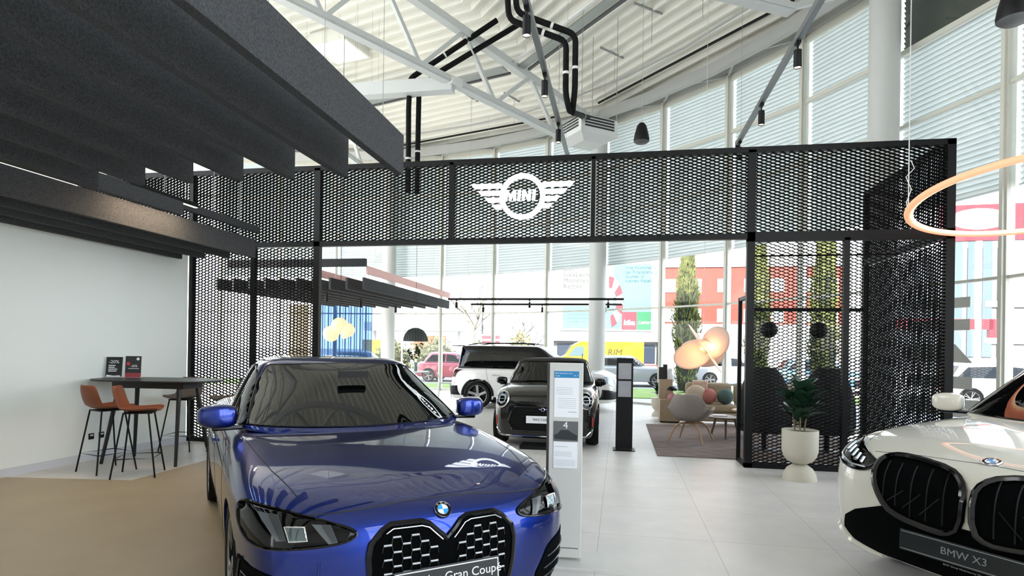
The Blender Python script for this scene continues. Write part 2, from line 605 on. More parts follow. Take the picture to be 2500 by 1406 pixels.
expanded(-5.73, -4.70, .06, HZ0 - .08, 'side_mesh', por)
expanded(1.80, 2.92, .07, 3.08, 'side_mesh', por)
expanded(3.0, 4.15, .07, 3.08, 'side_mesh', por)
# returns running back from the two front planes
MR = Matrix.Translation((4.19, 0, 0)) @ Matrix.Rotation(R(90), 4, 'Z')
expanded(.06, 2.62, .07, 3.08, 'return_mesh', por, MR, dep=.009, th=.0032)
expanded(.06, 2.62, 3.2, HZ1 - .04, 'return_mesh', por, MR, dep=.009, th=.0032)
for z, h in ((HZ1, .075), (3.15, .10), (.03, .06)):
    MB().box(4.15, 4.23, .05, 2.66, z - h / 2, z + h / 2).build('rail', BLACK, por)
post(4.19, 0, HZ1, .08, 2.66)
MB().box(2.02, 4.17, 1.35, 1.37, 3.085, 3.11).build('rail', BLACK, por)
# inner lining of the openings: shallow box frame behind the front plane
post(1.72, 0, 2.36, .05, .5, .05)
MB().box(1.70, 1.75, .05, .5, .0, .05).build('rail', BLACK, por)
MB().box(1.70, 1.75, .05, .5, 2.31, 2.36).build('rail', BLACK, por)
# back mesh of the right-hand kiosk (seen through the front): low dark rail
MB().box(2.28, 4.15, 2.6, 2.66, 2.30, 2.36).build('rail', BLACK, por)

# lit winged sign
sg = empty('wall_sign', (-1.42, YM - .09, 3.79), 0, 'lit white winged roundel sign reading MINI on the black mesh header', 'sign')
LIT = emitmat('sign_lit', (.93, .98, 1), .8)
def arc(r, n=48): return [(r * math.cos(2 * PI * k / n), r * math.sin(2 * PI * k / n)) for k in range(n)]
SM = Matrix.Rotation(R(90), 4, 'X')
rg = MB()
n = 64
for (ri, ro) in ((.265, .333),):
    vs = []
    for y in (0, .035):
        for r_ in (ri, ro):
            vs += [(r_ * math.cos(2 * PI * k / n), y, r_ * math.sin(2 * PI * k / n)) for k in range(n)]
    fs = []
    for k in range(n):
        k2 = (k + 1) % n
        fs += [(k, k2, n + k2, n + k), (2 * n + k, 3 * n + k, 3 * n + k2, 2 * n + k2), (k, 2 * n + k, 2 * n + k2, k2), (n + k, n + k2, 3 * n + k2, 3 * n + k)]
    rg.add(vs, fs)
rg.build('ring', LIT, sg)
for sgn in (-1, 1):
    for i, (xo, xi) in enumerate(((.76, .30), (.655, .33), (.55, .33), (.445, .30))):
        z = .155 - i * .103
        cut = .055
        P = [(xi * sgn, z + .033), (xo * sgn, z + .033), ((xo - cut) * sgn, z - .033), (xi * sgn, z - .033)]
        MB().prism(P, .03, Matrix.Rotation(R(90), 4, 'X')).build('wing_bar', LIT, sg)
LM = plane_M((0, -.03, 0), (1, 0, 0), (0, 0, 1))
H2 = .078
def letter(polys):
    b = MB()
    for p_ in polys: b.prism([(x + .22 * 0 + .06 * y, y) for x, y in p_], .03, LM)
    b.build('letter', LIT, sg)
def bar_(x, w=.042): return [(x, -H2), (x + w, -H2), (x + w, H2), (x, H2)]
letter([[(-.248, -H2), (-.210, -H2), (-.204, H2), (-.242, H2)], [(-.204, H2), (-.212, H2), (-.172, -H2), (-.150, -H2), (-.140, -.02)], [(-.124, H2), (-.116, H2), (-.152, -H2), (-.174, -H2), (-.180, -.02)], [(-.118, -H2), (-.080, -H2), (-.086, H2), (-.124, H2)]])
letter([bar_(-.058)])
letter([bar_(.008, .036), [(.010, H2), (.050, H2), (.130, -H2), (.092, -H2)], bar_(.098, .036)])
letter([bar_(.158)])
letter([[(-.262, H2 - .03), (-.244, H2 - .03), (-.244, H2 - .018), (-.262, H2 - .018)], [(-.262, -H2 + .0), (-.244, -H2 + .0), (-.244, -H2 + .012), (-.262, -H2 + .012)]])
MB().box(-.3, .3, .03, .06, -.02, .02).build('bracket', BLACK, sg)

# ================================================================ FELT BAFFLE CEILINGS
labs = ['long charcoal felt baffle nearest the hall, its broad side lit grey',
        'charcoal felt baffle second from the open edge of the raft', 'charcoal felt baffle third from the open edge of the raft',
        'charcoal felt baffle fourth from the open edge of the raft', 'charcoal felt baffle fifth from the open edge of the raft',
        'charcoal felt baffle sixth from the open edge of the raft', 'charcoal felt baffle seventh from the open edge of the raft']
def baffle(x, y0, y1, z0, z1, lab, group):
    t = empty('acoustic_baffle', (x, (y0 + y1) / 2, z0), 0, lab, 'ceiling baffle', group)
    L = (y1 - y0) / 2
    MB().box(-.03, .03, -L, L, 0, z1 - z0).build('felt_panel', FELT, t, bevel=.003)
    for q in (-L + .3, L - .35):
        MB().tube([(0, q, z1 - z0), (0, q, roof_z(x, (y0 + y1) / 2 + q) - z0)], .0025, 5).build('wire', GALV, t)
for k in range(7):
    baffle(-1.705 - .46 * k, -2.5, 4.4, 2.925, 3.235, labs[k], 'charcoal baffles over the near side')
low = ['charcoal felt baffle reaching furthest back beside the table area', 'charcoal felt baffle second from the one beside the table, over the stools',
       'charcoal felt baffle third from the open side, above the tall table', 'charcoal felt baffle closest to the pale wall']
for k, x in enumerate((-5.50, -5.93, -6.36, -6.76)):
    baffle(x, -2.5, 8.2, 2.9, 3.18, low[k], 'charcoal baffles over the tall table')
t = MB().box(-5.46, -5.40, -2.5, 8.2, 3.27, 3.37).build('baffle_rail', mat('dark_rail', (.03, .032, .035), .7))
tag(t, 'dark carrier rail above the long baffles, ending by the mesh wall', 'ceiling rail')
t = MB().box(-5.0, -4.92, -2.5, 6.0, 3.05, 3.2).build('baffle_rail', FELT)
tag(t, 'short dark felt strip between the two groups of near baffles', 'ceiling rail')
def linear(x, y0, y1, z, lab):
    t = empty('linear_light', (x, (y0 + y1) / 2, z), 0, lab, 'ceiling light')
    L = (y1 - y0) / 2
    MB().box(-.025, .025, -L, L, 0, .05).build('housing', BLACK, t)
    MB().box(-.02, .02, -L + .01, L - .01, -.003, .001).build('diffuser', emitmat('led_warm', (1, .86, .70), 1.2), t)
    for q in (-L + .2, L - .2): MB().tube([(0, q, .04), (0, q, roof_z(x, (y0 + y1) / 2 + q) - z)], .003, 5).build('wire', GALV, t)
    l = bpy.data.lights.new('led', 'AREA'); l.shape = 'RECTANGLE'; l.size = .06; l.size_y = 2 * L
    l.energy = 5; l.color = (1, .74, .5)
    lo = bpy.data.objects.new('led', l); COL.objects.link(lo); lo.parent = t; lo.location = (0, 0, -.02)
linear(-5.22, 5.55, 6.6, 3.28, 'slim white strip light in the gap between the dark baffles')

# far raft; reddish light on its edge strips is put into the felt colour
for k in range(10):
    baffle(-5.99 - .43 * k, 13.22, 20.35 - .012 * k * k, 2.92, 3.20, 'grey felt baffle of the far raft, %s from its open edge' % ORD[k], 'grey baffles of the far raft')
PINK_LIT = mat('pink_lit_felt', (.80, .50, .47), .9, bump=(120, .3))
for x, y0, y1, lab in ((-5.94, 13.3, 20.3, 'pink-lit felt fascia strip running along the top of the far raft'), (-7.49, 13.6, 20.0, 'second pink-lit felt strip deeper in the far raft')):
    t = empty('fascia', (x, y0, 3.29), 0, lab, 'ceiling fascia')
    MB().box(-.02, .02, 0, y1 - y0, 0, .19).build('felt_strip', PINK_LIT, t)
    for q in (.5, y1 - y0 - .5): MB().tube([(0, q, .1), (0, q, roof_z(x, y0 + q) - 3.29)], .003, 5).build('wire', GALV, t)
t = empty('fascia', (-7.7, 13.15, 3.45), 0, 'black crossbar closing the near end of the far raft', 'ceiling fascia')
MB().box(-1.8, 1.8, -.05, .05, 0, .18).build('bar', BLACKP, t)
for q in (-1.5, 1.5): MB().tube([(q, 0, .1), (q, 0, roof_z(-7.7 + q, 13.15) - 3.45)], .003, 5).build('wire', GALV, t)
def spot(loc, lab, group, s=1.0, on=True, drop=.06):
    t = empty('spotlight', loc, 0, lab, 'spotlight', group)
    MB().box(-.03 * s, .03 * s, -.05 * s, .05 * s, -.03, 0).build('adapter', BLACKP, t)
    MB().tube([(0, 0, -.02), (0, 0, -drop)], .012, 8).build('stem', BLACKP, t)
    MB().lathe([(.02, 0), (.048 * s, -.008), (.05 * s, -.23 * s), (.046 * s, -.235 * s), (.043 * s, -.215 * s)], 24, (0, 0, -drop), cap=False).build('housing', BLACKP, t, smooth=True)
    MB().lathe([(.0001, -.22 * s), (.043 * s, -.22 * s)], 24, (0, 0, -drop), cap=False).build('lens', emitmat('spot_lens', (1, .80, .62), 2.2) if on else WHITE, t)
    return t
for (x, y), lab in zip(((-7.28, 13.9), (-7.28, 15.9), (-7.28, 18.6)), ('small black spot under the near end of the far raft', 'small black spot halfway under the far raft', 'small black spot under the far end of the far raft')):
    spot((x, y, 2.92), lab, 'spots under the far raft', .8, False)

# low track rails over the small cars
for (x0, x1, y, lab) in ((-4.87, .1, 16.5, 'nearer horizontal black light rail over the two small cars'), (-4.7, .06, 18.5, 'farther horizontal black light rail over the two small cars')):
    t = empty('track_rail', ((x0 + x1) / 2, y, 2.95), 0, lab, 'light rail')
    MB().box(-(x1 - x0) / 2, (x1 - x0) / 2, -.03, .03, -.03, .03).build('bar', BLACKP, t)
    for q in (-1.9, 1.9): MB().tube([(q, 0, 0), (q, 0, roof_z((x0 + x1) / 2 + q, y) - 2.95)], .003, 5).build('wire', GALV, t)
for x, y, lab in ((-4.62, 16.5, 'leftmost small black spot on the nearer low rail'), (-2.5, 16.5, 'middle small black spot on the nearer low rail'), (-.32, 16.5, 'right small black spot on the nearer low rail'),
                  (-4.3, 18.5, 'leftmost small black spot on the farther low rail'), (-2.4, 18.5, 'middle small black spot on the farther low rail'), (-.45, 18.5, 'right small black spot on the farther low rail')):
    spot((x, y, 2.93), lab, 'spots on the low rails', .7, False)

# high light tracks
TRK = mat('track_alu', (.20, .21, .22), .35, .6)
def track(x, y0, y1, z, lab, spots):
    t = empty('light_track', (x, (y0 + y1) / 2, z), 0, lab, 'light track')
    MB().box(-.035, .035, -(y1 - y0) / 2, (y1 - y0) / 2, -.03, .05).build('bar', TRK, t)
    MB().box(-.04, .04, (y1 - y0) / 2, (y1 - y0) / 2 + .04, -.06, .06).build('end_cap', BLACKP, t)
    for q in (-(y1 - y0) / 2 + .5, 0, (y1 - y0) / 2 - .3): MB().tube([(0, q, 0), (0, q, roof_z(x, (y0 + y1) / 2 + q) - z)], .003, 5).build('wire', GALV, t)
    for y, lab2 in spots: spot((x, y, z - .03), lab2, 'spots on the high tracks', 1.0, True, .1)
track(-1.12, 2.5, 12.3, 5.6, 'long grey light track running away over the middle of the hall', ((6.85, 'topmost lit black spot on the middle high track, cut by the picture top'), (8.55, 'lit black spot on the middle track, beside the black pipes'), (10.5, 'lit black spot on the middle track, left of the ceiling unit')))
track(2.2, 2.5, 12.1, 5.6, 'long grey light track on the right slanting to the mesh wall', ((8.15, 'large lit black spot in front of the slanted blinds at right'), (10.13, 'second lit black spot lower down the right track'), (11.9, 'black spot at the lower end of the right track, above the mesh')))

# black insulated pipes
def pipe(pts, lab, r=.045):
    t = empty('insulated_pipe', pts[0], 0, lab, 'pipe')
    o0 = Vector(pts[0])
    P = [Vector(p) - o0 for p in pts]
    # round the corners
    Q = [P[0]]
    for i in range(1, len(P) - 1):
        a = (P[i - 1] - P[i]).normalized(); c = (P[i + 1] - P[i]).normalized()
        for s_ in (0, .25, .5, .75, 1):
            u = P[i] + a * .12 * (1 - s_) ** 2 + c * .12 * s_ ** 2
            Q.append(u)
    Q.append(P[-1])
    MB().tube(Q, r, 12).build('pipe_run', RUBBER, t, smooth=True)
    for i in range(len(P) - 1):
        L = (P[i + 1] - P[i]).length
        if L > .8:
            d = (P[i + 1] - P[i]).normalized(); m_ = P[i].lerp(P[i + 1], .6)
            MB().tube([m_ - d * .02, m_ + d * .02], r * 1.12, 12).build('pipe_clip', WHITE, t)
pipe([(-1.72, 8.2, 7.9), (-1.72, 8.84, 6.56), (-.86, 9.0, 6.25), (-.86, 9.02, 5.45), (-.80, 9.02, 5.2), (-.86, 12.9, 6.6)], 'black insulated pipe, left of the pair dropping to the ceiling unit')
pipe([(-1.60, 8.1, 8.1), (-1.60, 8.84, 6.66), (-.72, 9.0, 6.34), (-.72, 9.02, 5.5), (-.76, 9.1, 5.2), (-.72, 12.95, 6.6)], 'black insulated pipe, right of the pair dropping to the ceiling unit')
pipe([(-2.95, 13.7, 9.3), (-4.95, 13.35, 7.9), (-4.97, 13.33, 7.2), (-4.95, 13.33, 5.2)], 'left black pipe slanting behind the white truss, then dropping beside the dark baffle', .062)
pipe([(-2.4, 13.9, 9.3), (-4.3, 13.55, 8.1), (-4.78, 13.5, 7.7), (-4.78, 13.45, 5.2)], 'right black pipe slanting behind the white truss, then dropping beside the dark baffle', .062)

# ceiling cassette unit
ac = empty('ceiling_unit', (-.78, 13.3, 6.22), R(38), 'white louvred air unit hanging from the ceiling above the mesh header', 'air unit')
ACM = mat('ac_white', (.66, .67, .65), .4)
ac.scale = (1.15, 1.15, 1.15)
MB().box(-.42, .42, -.42, .42, 0, .32).build('body', ACM, ac, bevel=.02)
b = MB()
for z in (.10, .155, .21, .265):
    for s_ in (-1, 1):
        b.box(-.33, .33, s_ * .425 - .006, s_ * .425 + .006, z, z + .03)
        b.box(s_ * .425 - .006, s_ * .425 + .006, -.33, .33, z, z + .03)
b.build('louvre', mat('louvre_dark', (.015, .016, .016), .5), ac)
b = MB(); b.lathe([(.05, -.10), (.32, -.10), (.60, -.0), (.60, .05), (.42, .06)], 4, M=Matrix.Rotation(R(45), 4, 'Z'))
b.build('diffuser_plate', ACM, ac)
for q in ((-.4, -.4), (.4, -.4), (.4, .4), (-.4, .4)): MB().tube([(q[0], q[1], .3), (q[0], q[1], 2.3)], .006, 6).build('rod', GALV, ac)

# pendant loudspeakers
def speaker(loc, s, lab):
    t = empty('pendant_speaker', loc, 0, lab, 'loudspeaker')
    MB().lathe([(.001, .24 * s), (.04 * s, .235 * s), (.075 * s, .19 * s), (.11 * s, .06 * s), (.125 * s, -.03 * s), (.122 * s, -.06 * s)], 28, cap=False).build('housing', BLACKP, t, smooth=True)
    MB().lathe([(.122 * s, -.06 * s), (.09 * s, -.085 * s), (.0001, -.09 * s)], 28, cap=False).build('grille', mat('speaker_grille', (.12, .13, .13), .6), t, smooth=True)
    MB().tube([(0, 0, .23 * s), (.01, 0, roof_z(loc[0], loc[1]) - loc[2])], .004, 6).build('cable', GALV, t)
speaker((.30, 9.7, 4.97), 1.0, 'small black bell loudspeaker hanging between the ceiling unit and the right track')
speaker((3.28, 5.75, 4.52), 1.05, 'black bell loudspeaker cut by the upper right corner')

# ceiling sundries: cable trays, small brackets, skylight
def tray(a, r0, z0, lab):
    t = empty('cable_tray', tuple(cir(a, r0, z0)), 0, lab, 'cable tray')
    o0 = cir(a, r0, z0); a1 = cir(27, r0, z0) - o0
    MB().beam((0, 0, 0), a1, .22, .05).build('tray', GALV, t)
    MB().beam(Vector((.16, .1, -.03)), a1 + Vector((.16, .1, -.03)), .07, .05).build('conduit', mat('conduit', (.08, .08, .08), .5), t)
    MB().beam(Vector((-.2, -.14, .04)), a1 + Vector((-.2, -.14, .04)), .07, .06).build('lamp_strip', WHITE, t)
tray(55.5, 11.6, 8.75, 'long grey cable tray under the ribbed ceiling between the two right trusses')
tray2 = empty('cable_tray', tuple(cir(57.5, 11.4, 8.75)), 0, 'grey cable tray running behind the left truss', 'cable tray')
o0 = cir(57.5, 11.4, 8.75)
MB().beam((0, 0, 0), cir(86, 11.4, 8.75) - o0, .3, .05).build('tray', GALV, tray2)
MB().beam(Vector((.1, .2, -.02)), cir(86, 11.4, 8.75) - o0 + Vector((.1, .2, -.02)), .07, .05).build('conduit', MATS['conduit'], tray2)
for a, r, lab in ((48, 13.2, 'small grey strut bracket on the ribbed ceiling over the ceiling unit'), (40, 12.6, 'small grey strut bracket in the middle of the right ceiling bay'), (34, 12.8, 'small grey strut bracket nearest the right truss'),
                  (69, 12.8, 'small grey strut bracket behind the left truss'), (64, 13.4, 'small grey strut bracket lower behind the left truss')):
    p = cir(a, r, zroof(r * .97, 15.8) - .06)
    t = empty('strut_bracket', tuple(p), R(a), lab, 'bracket', 'strut brackets under the ribbed ceiling')
    MB().box(-.42, .42, -.02, .02, -.02, .02).build('rail', GALV, t)
    MB().tube([(.1, 0, 0), (.1, 0, -.75)], .006, 6).build('rod', GALV, t)
for i, (a0, a1, r) in enumerate(((30, 54, 14.35), (60, 84, 14.35))):
    p, q = cir(a0, r, 8.55), cir(a1, r, 8.55)
    c = (p + q) / 2
    t = MB().beam(p - c, q - c, .04, .05).build('cable_rail', BLACKP); t.location = c
    tag(t, ('thin black service rail below the ceiling ribs at right' if i == 0 else 'thin black service rail below the ceiling ribs behind the left truss'), 'service rail')
sk = empty('skylight_box', (-7.4, 14.7, 9.38), R(-12), 'white square acrylic box light in the ribbed ceiling at upper left', 'skylight')
MB().box(-.55, .55, -.55, .55, 0, .6).build('shaft', DECK, sk)
MB().box(-.5, .5, -.5, .5, -.03, 0).build('panel', mat('acrylic', (.85, .85, .82), .3, emit=((1, 1, .95), .12)), sk)

# ring lamp
rl = empty('ring_lamp', (4.457, 7.207, 3.287), 0, 'large glowing orange ring lamp hanging over the white car', 'pendant lamp')
TI = Matrix.Rotation(-.136, 4, 'X')
pts = [TI @ Vector((1.25 * math.cos(2 * PI * k / 96), 1.25 * math.sin(2 * PI * k / 96), 0)) for k in range(96)]
MB().tube(pts, .036, 12, closed=True).build('glow_tube', emitmat('ring_glow', (1, .30, .17), .25), rl, smooth=True)
pts = [TI @ Vector((1.215 * math.cos(2 * PI * k / 96), 1.215 * math.sin(2 * PI * k / 96), .0)) for k in range(96)]
MB().tube(pts, .024, 8, closed=True).build('inner_tube', emitmat('ring_inner', (1, .60, .34), .36), rl, smooth=True)
for k in (40, 8, 72):
    b = MB()
    p = TI @ Vector((1.25 * math.cos(2 * PI * k / 96), 1.25 * math.sin(2 * PI * k / 96), 0))
    b.tube([p, (p.x, p.y, roof_z(4.457 + p.x, 7.207 + p.y) - 3.287)], .006, 6)
    b.build('wire', WHITE, rl)
p = TI @ Vector((1.25 * math.cos(2 * PI * 40 / 96), 1.25 * math.sin(2 * PI * 40 / 96), 0))
b = MB().tube([p + Vector((.02, 0, .7)), p + Vector((.06, 0, .6)), p + Vector((-.03, 0, .5)), p + Vector((.03, 0, .35)), p + Vector((-.02, 0, .2)), p + Vector((0, 0, .05))], .005, 6)
b.build('cable', WHITE, rl)
# ================================================================ CARS
def apply_mods(o):
    dg = bpy.context.evaluated_depsgraph_get()
    me = bpy.data.meshes.new_from_object(o.evaluated_get(dg))
    old = o.data
    o.modifiers.clear()
    o.data = me
    me.name = o.name
    return o
def interp(tab, x):
    if x <= tab[0][0]: return tab[0][1]
    for (a, b), (c, d) in zip(tab[:-1], tab[1:]):
        if x <= c:
            t = (x - a) / (c - a)
            return b + (d - b) * t
    return tab[-1][1]
def surf(rings, name, m, parent, sub=2, mirror=True):
    """rings: list of equal-length lists of (x,y,z), each from front centre (y=0) to rear centre (y=0)"""
    n = len(rings[0])
    bm = bmesh.new()
    full = []
    for r in rings:
        row = [bm.verts.new(p) for p in r]
        row += [bm.verts.new((p[0], -p[1], p[2])) for p in r[-2:0:-1]]
        full.append(row)
    N = len(full[0])
    for a, b in zip(full[:-1], full[1:]):
        for i in range(N):
            j = (i + 1) % N
            bm.faces.new((a[i], a[j], b[j], b[i]))
    # close: top strip across, bottom cap
    def close(row, flip):
        h = n
        L = row[:n]; Rr = [row[0]] + row[:n - 1:-1] + [row[n - 1]]
        Rr = [row[0]] + [row[N - k] for k in range(1, n - 1)] + [row[n - 1]]
        for k in range(n - 1):
            q = [L[k], L[k + 1], Rr[k + 1], Rr[k]]
            u = []
            for v in q:
                if v not in u: u.append(v)
            if len(u) > 2:
                if flip: u = u[::-1]
                bm.faces.new(u)
    close(full[-1], False)
    close(full[0], True)
    bmesh.ops.recalc_face_normals(bm, faces=bm.faces)
    me = bpy.data.meshes.new(name)
    bm.to_mesh(me); bm.free()
    me.materials.append(m)
    me.polygons.foreach_set('use_smooth', [True] * len(me.polygons))
    o = bpy.data.objects.new(name, me); COL.objects.link(o)
    if parent: o.parent = parent
    k = o.modifiers.new('u', 'SUBSURF'); k.levels = sub; k.render_levels = sub
    apply_mods(o)
    return o
FR = (0, .3, .55, .75, .88, .96)
def ring(xn, xt, wtab, z, xs, setb=(0, .015, .06, .15, .28, .45), setr=(0, .01, .04, .10, .2, .36), ztab=None, zn=None, wn=None, wt=None):
    """one level line round half the car"""
    wf = wn if wn else interp(wtab, xn - setb[-1])
    wr = wt if wt else interp(wtab, xt + setr[-1])
    zf = (lambda x: interp(ztab, x)) if ztab else (lambda x: z)
    pts = []
    for f, s in zip(FR, setb):
        pts.append((xn - s, wf * f, (zn if zn is not None else zf(xn - s))))
    for x in xs: pts.append((x, interp(wtab, x), zf(x)))
    for f, s in list(zip(FR, setr))[::-1]: pts.append((xt + s, wr * f, zf(xt + s)))
    return pts
def cut_arches(body, wheels, r, black=RUBBER, depth=.36):
    for (x, y) in wheels:
        c = MB().tube([(x, y - depth / 2 if y > 0 else y + depth / 2, r * .93), (x, y + .4 if y > 0 else y - .4, r * .93)], r, 40).build('cutter', black)
        md = body.modifiers.new('b', 'BOOLEAN'); md.operation = 'DIFFERENCE'; md.object = c; md.solver = 'EXACT'
        c.parent = body.parent
        bpy.context.view_layer.update()
        apply_mods(body)
        bpy.data.objects.remove(c)
def bvh_of(objs):
    vs, fs = [], []
    for o in objs:
        k = len(vs)
        vs += [v.co.copy() for v in o.data.vertices]
        fs += [[i + k for i in p.vertices] for p in o.data.polygons]
    return BVHTree.FromPolygons(vs, fs)
DIRS = {'f': (lambda u, v: Vector((6, u, v)), Vector((-1, 0, 0))), 'r': (lambda u, v: Vector((-6, u, v)), Vector((1, 0, 0))),
        'l': (lambda u, v: Vector((u, 4, v)), Vector((0, -1, 0))), 's': (lambda u, v: Vector((u, -4, v)), Vector((0, 1, 0))),
        't': (lambda u, v: Vector((u, v, 5)), Vector((0, 0, -1)))}
def hit(bv, d, u, v, off):
    f, dr = DIRS[d]
    o = f(u, v)
    loc, nr, _, _ = bv.ray_cast(o, dr, 12)
    if loc is None:
        loc, nr, _, _ = bv.find_nearest(o + dr * 3.9 if d in 'ls' else o + dr * 4)
        loc = Vector((loc.x, loc.y, loc.z))
    if nr.dot(dr) > 0: nr = -nr
    return loc + nr * off - dr * off * .3
def densify(poly, step, closed=True):
    out = []
    n = len(poly)
    for i in range(n if closed else n - 1):
        a = Vector(poly[i]); b = Vector(poly[(i + 1) % n])
        k = max(1, int((b - a).length / step + .5))
        for j in range(k): out.append(a.lerp(b, j / k))
    if not closed: out.append(Vector(poly[-1]))
    return out
def smooth_poly(p, closed=True, it=2):
    p = [Vector(q) for q in p]
    for _ in range(it):
        q = []
        n = len(p)
        for i in range(n if closed else n - 1):
            a, b = p[i], p[(i + 1) % n]
            q += [a.lerp(b, .25), a.lerp(b, .75)]
        if not closed: q = [p[0]] + q + [p[-1]]
        p = q
    return p
def inside(pt, poly):
    x, y = pt; c = False; n = len(poly); j = n - 1
    for i in range(n):
        xi, yi = poly[i][0], poly[i][1]; xj, yj = poly[j][0], poly[j][1]
        if (yi > y) != (yj > y) and x < (xj - xi) * (y - yi) / (yj - yi) + xi: c = not c
        j = i
    return c
def patch(bv, d, poly, off, name, m, parent, step=.035, sm=0, thick=0.0, inset=0.0, subsm=True):
    if sm: poly = smooth_poly(poly, True, sm)
    ol = densify(poly, step)
    xs = [p[0] for p in ol]; ys = [p[1] for p in ol]
    pts = [Vector((p[0], p[1])) for p in ol]
    n = len(pts)
    u = min(xs) + step / 2
    extra = []
    while u < max(xs):
        v = min(ys) + step / 2
        while v < max(ys):
            if inside((u, v), ol) and min((q - Vector((u, v))).length for q in pts[:n]) > step * .45: extra.append(Vector((u, v)))
            v += step
        u += step
    allp = pts + extra
    res = delaunay_2d_cdt(allp, [(i, (i + 1) % n) for i in range(n)], [], 1, 1e-6)
    V2, F2 = res[0], res[2]
    vs = [hit(bv, d, p[0], p[1], off) for p in V2]
    fs = [tuple(f) for f in F2 if inside(sum((V2[i] for i in f), Vector((0, 0))) / len(f), ol)]
    b = MB(); b.add(vs, fs)
    o = b.build(name, m, parent)
    me = o.data
    # make normals face outwards
    dr = DIRS[d][1]
    bm = bmesh.new(); bm.from_mesh(me)
    bmesh.ops.recalc_face_normals(bm, faces=bm.faces)
    s_ = sum((f.normal.dot(dr) * f.calc_area() for f in bm.faces))
    if s_ > 0: bmesh.ops.reverse_faces(bm, faces=bm.faces)
    bm.to_mesh(me); bm.free()
    me.polygons.foreach_set('use_smooth', [True] * len(me.polygons))
    if thick:
        k = o.modifiers.new('s', 'SOLIDIFY'); k.thickness = thick; k.offset = -1
    return o
def seam(bv, d, pl, r, off, name, m, parent, closed=False, step=.03, sm=0, n=6):
    if sm: pl = smooth_poly(pl, closed, sm)
    q = densify(pl, step, closed)
    pts = [hit(bv, d, p[0], p[1], off) for p in q]
    P = [pts[0]]
    for p in pts[1:]:
        if (p - P[-1]).length > .004 and (p - P[-1]).length < .4: P.append(p)
    return MB().tube(P, r, n, closed=closed).build(name, m, parent, smooth=True)
def mir(poly): return [(-a, b) for a, b in poly][::-1]
SEAM = mat('panel_gap', (.002, .002, .003), .6)
LENS = mat('headlamp_glass', (.001, .0012, .0015), .03, spec=.3)
VOID = mat('grille_void', (.0012, .0013, .0014), .9, spec=.05)
CARGLASS = mat('car_glass', (.0015, .002, .002), .015, spec=.42)
TYRE = mat('tyre', (.003, .003, .0032), .7, spec=.2)
RIM = mat('rim_alloy', (.30, .30, .30), .3, .9)
RIMD = mat('rim_dark', (.006, .006, .007), .35, .5)
def wheel(parent, x, y, r, w, spokes=5, rimm=RIM, style=0, rr=None, steer=0):
    sgn = 1 if y > 0 else -1
    rr = rr or r * .74
    M = Matrix.Rotation(R(-90 * sgn), 4, 'X')
    M = Matrix.Rotation(steer, 4, 'Z') @ M
    t = MB().lathe([(rr * .96, -w / 2), (r * .93, -w / 2 - .004), (r * .985, -w * .38), (r, -w * .2), (r, w * .2), (r * .985, w * .38), (r * .93, w / 2 + .004), (rr, w / 2 - .002), (rr * .97, w / 2 - .03)], 48, M=M, cap=False)
    t = t.build('wheel', TYRE, parent, smooth=30)
    t.location = (x, y, r)
    rm = MB().lathe([(rr * 1.0, w / 2 - .004), (rr * .95, w / 2 - .012), (rr * .93, w / 2 - .04), (rr * .93, -w * .3)], 48, M=M, cap=False)
    rm.lathe([(.0001, w / 2 - .01), (r * .09, w / 2 - .012), (r * .11, w / 2 - .035)], 20, M=M, cap=False)
    rm.build('rim', rimm, t, smooth=True)
    dk = MB().lathe([(.0001, -.02), (rr * .93, -.02)], 32, M=M, cap=False)
    dk.lathe([(.0001, .0), (rr * .62, .0), (rr * .62, -.02)], 32, M=M, cap=False)
    dk.build('brake_disc', RIMD, t)
    sp = MB()
    for k in range(spokes):
        a = 2 * PI * k / spokes
        for ss in ((-1, 1) if style == 0 else (0,)):
            a1 = a + ss * .16
            tw = .35 if style == 2 else 0
            p0 = Vector((r * .09 * math.cos(a), r * .09 * math.sin(a), w / 2 - .03))
            p1 = Vector((rr * .95 * math.cos(a1 + tw), rr * .95 * math.sin(a1 + tw), w / 2 - .018))
            wd = .022 if style == 0 else .06 * r / .33
            sp.beam(M @ p0, M @ p1, wd, .02, up=M.to_3x3() @ Vector((0, 0, 1)))
    sp.build('spokes', rimm, t)
    return t
def roundel(M, r, parent, name='badge'):
    """small round white-blue quartered emblem in a black ring with chrome rim; M maps disc plane to parent space"""
    t = MB().lathe([(r, 0), (r, .006), (r * .96, .009), (r * .94, .008)], 40, M=M, cap=False).build(name, CHROME, parent, smooth=True)
    MB().lathe([(.0001, .006), (r * .95, .006)], 40, M=M, cap=False).build('black_ring', BLACKG, t)
    MB().lathe([(r * .60, .0068), (r * .63, .0085), (r * .66, .0068)], 40, M=M, cap=False).build('inner_ring', CHROME, t)
    for q, m in enumerate((mat('badge_white', (.8, .8, .8), .3), mat('badge_blue', (.03, .30, .75), .3)) * 2):
        n = 8
        vs = [M @ Vector((0, 0, .0072))] + [M @ Vector((r * .6 * math.cos(PI / 2 * q + PI / 2 * k / n), r * .6 * math.sin(PI / 2 * q + PI / 2 * k / n), .0072)) for k in range(n + 1)]
        MB().add(vs, [(0, i, i + 1) for i in range(1, n + 1)]).build('quarter', m, t)
    for ch, a in (('B', 128), ('M', 90), ('W', 52)):
        aa = R(a)
        text(ch, r * .36, 'letter', CHROME, M @ Matrix.Translation((r * .8 * math.cos(aa), r * .8 * math.sin(aa), .0075)) @ Matrix.Rotation(aa - PI / 2, 4, 'Z'), t, depth=.0005, off=.0005)
    return t
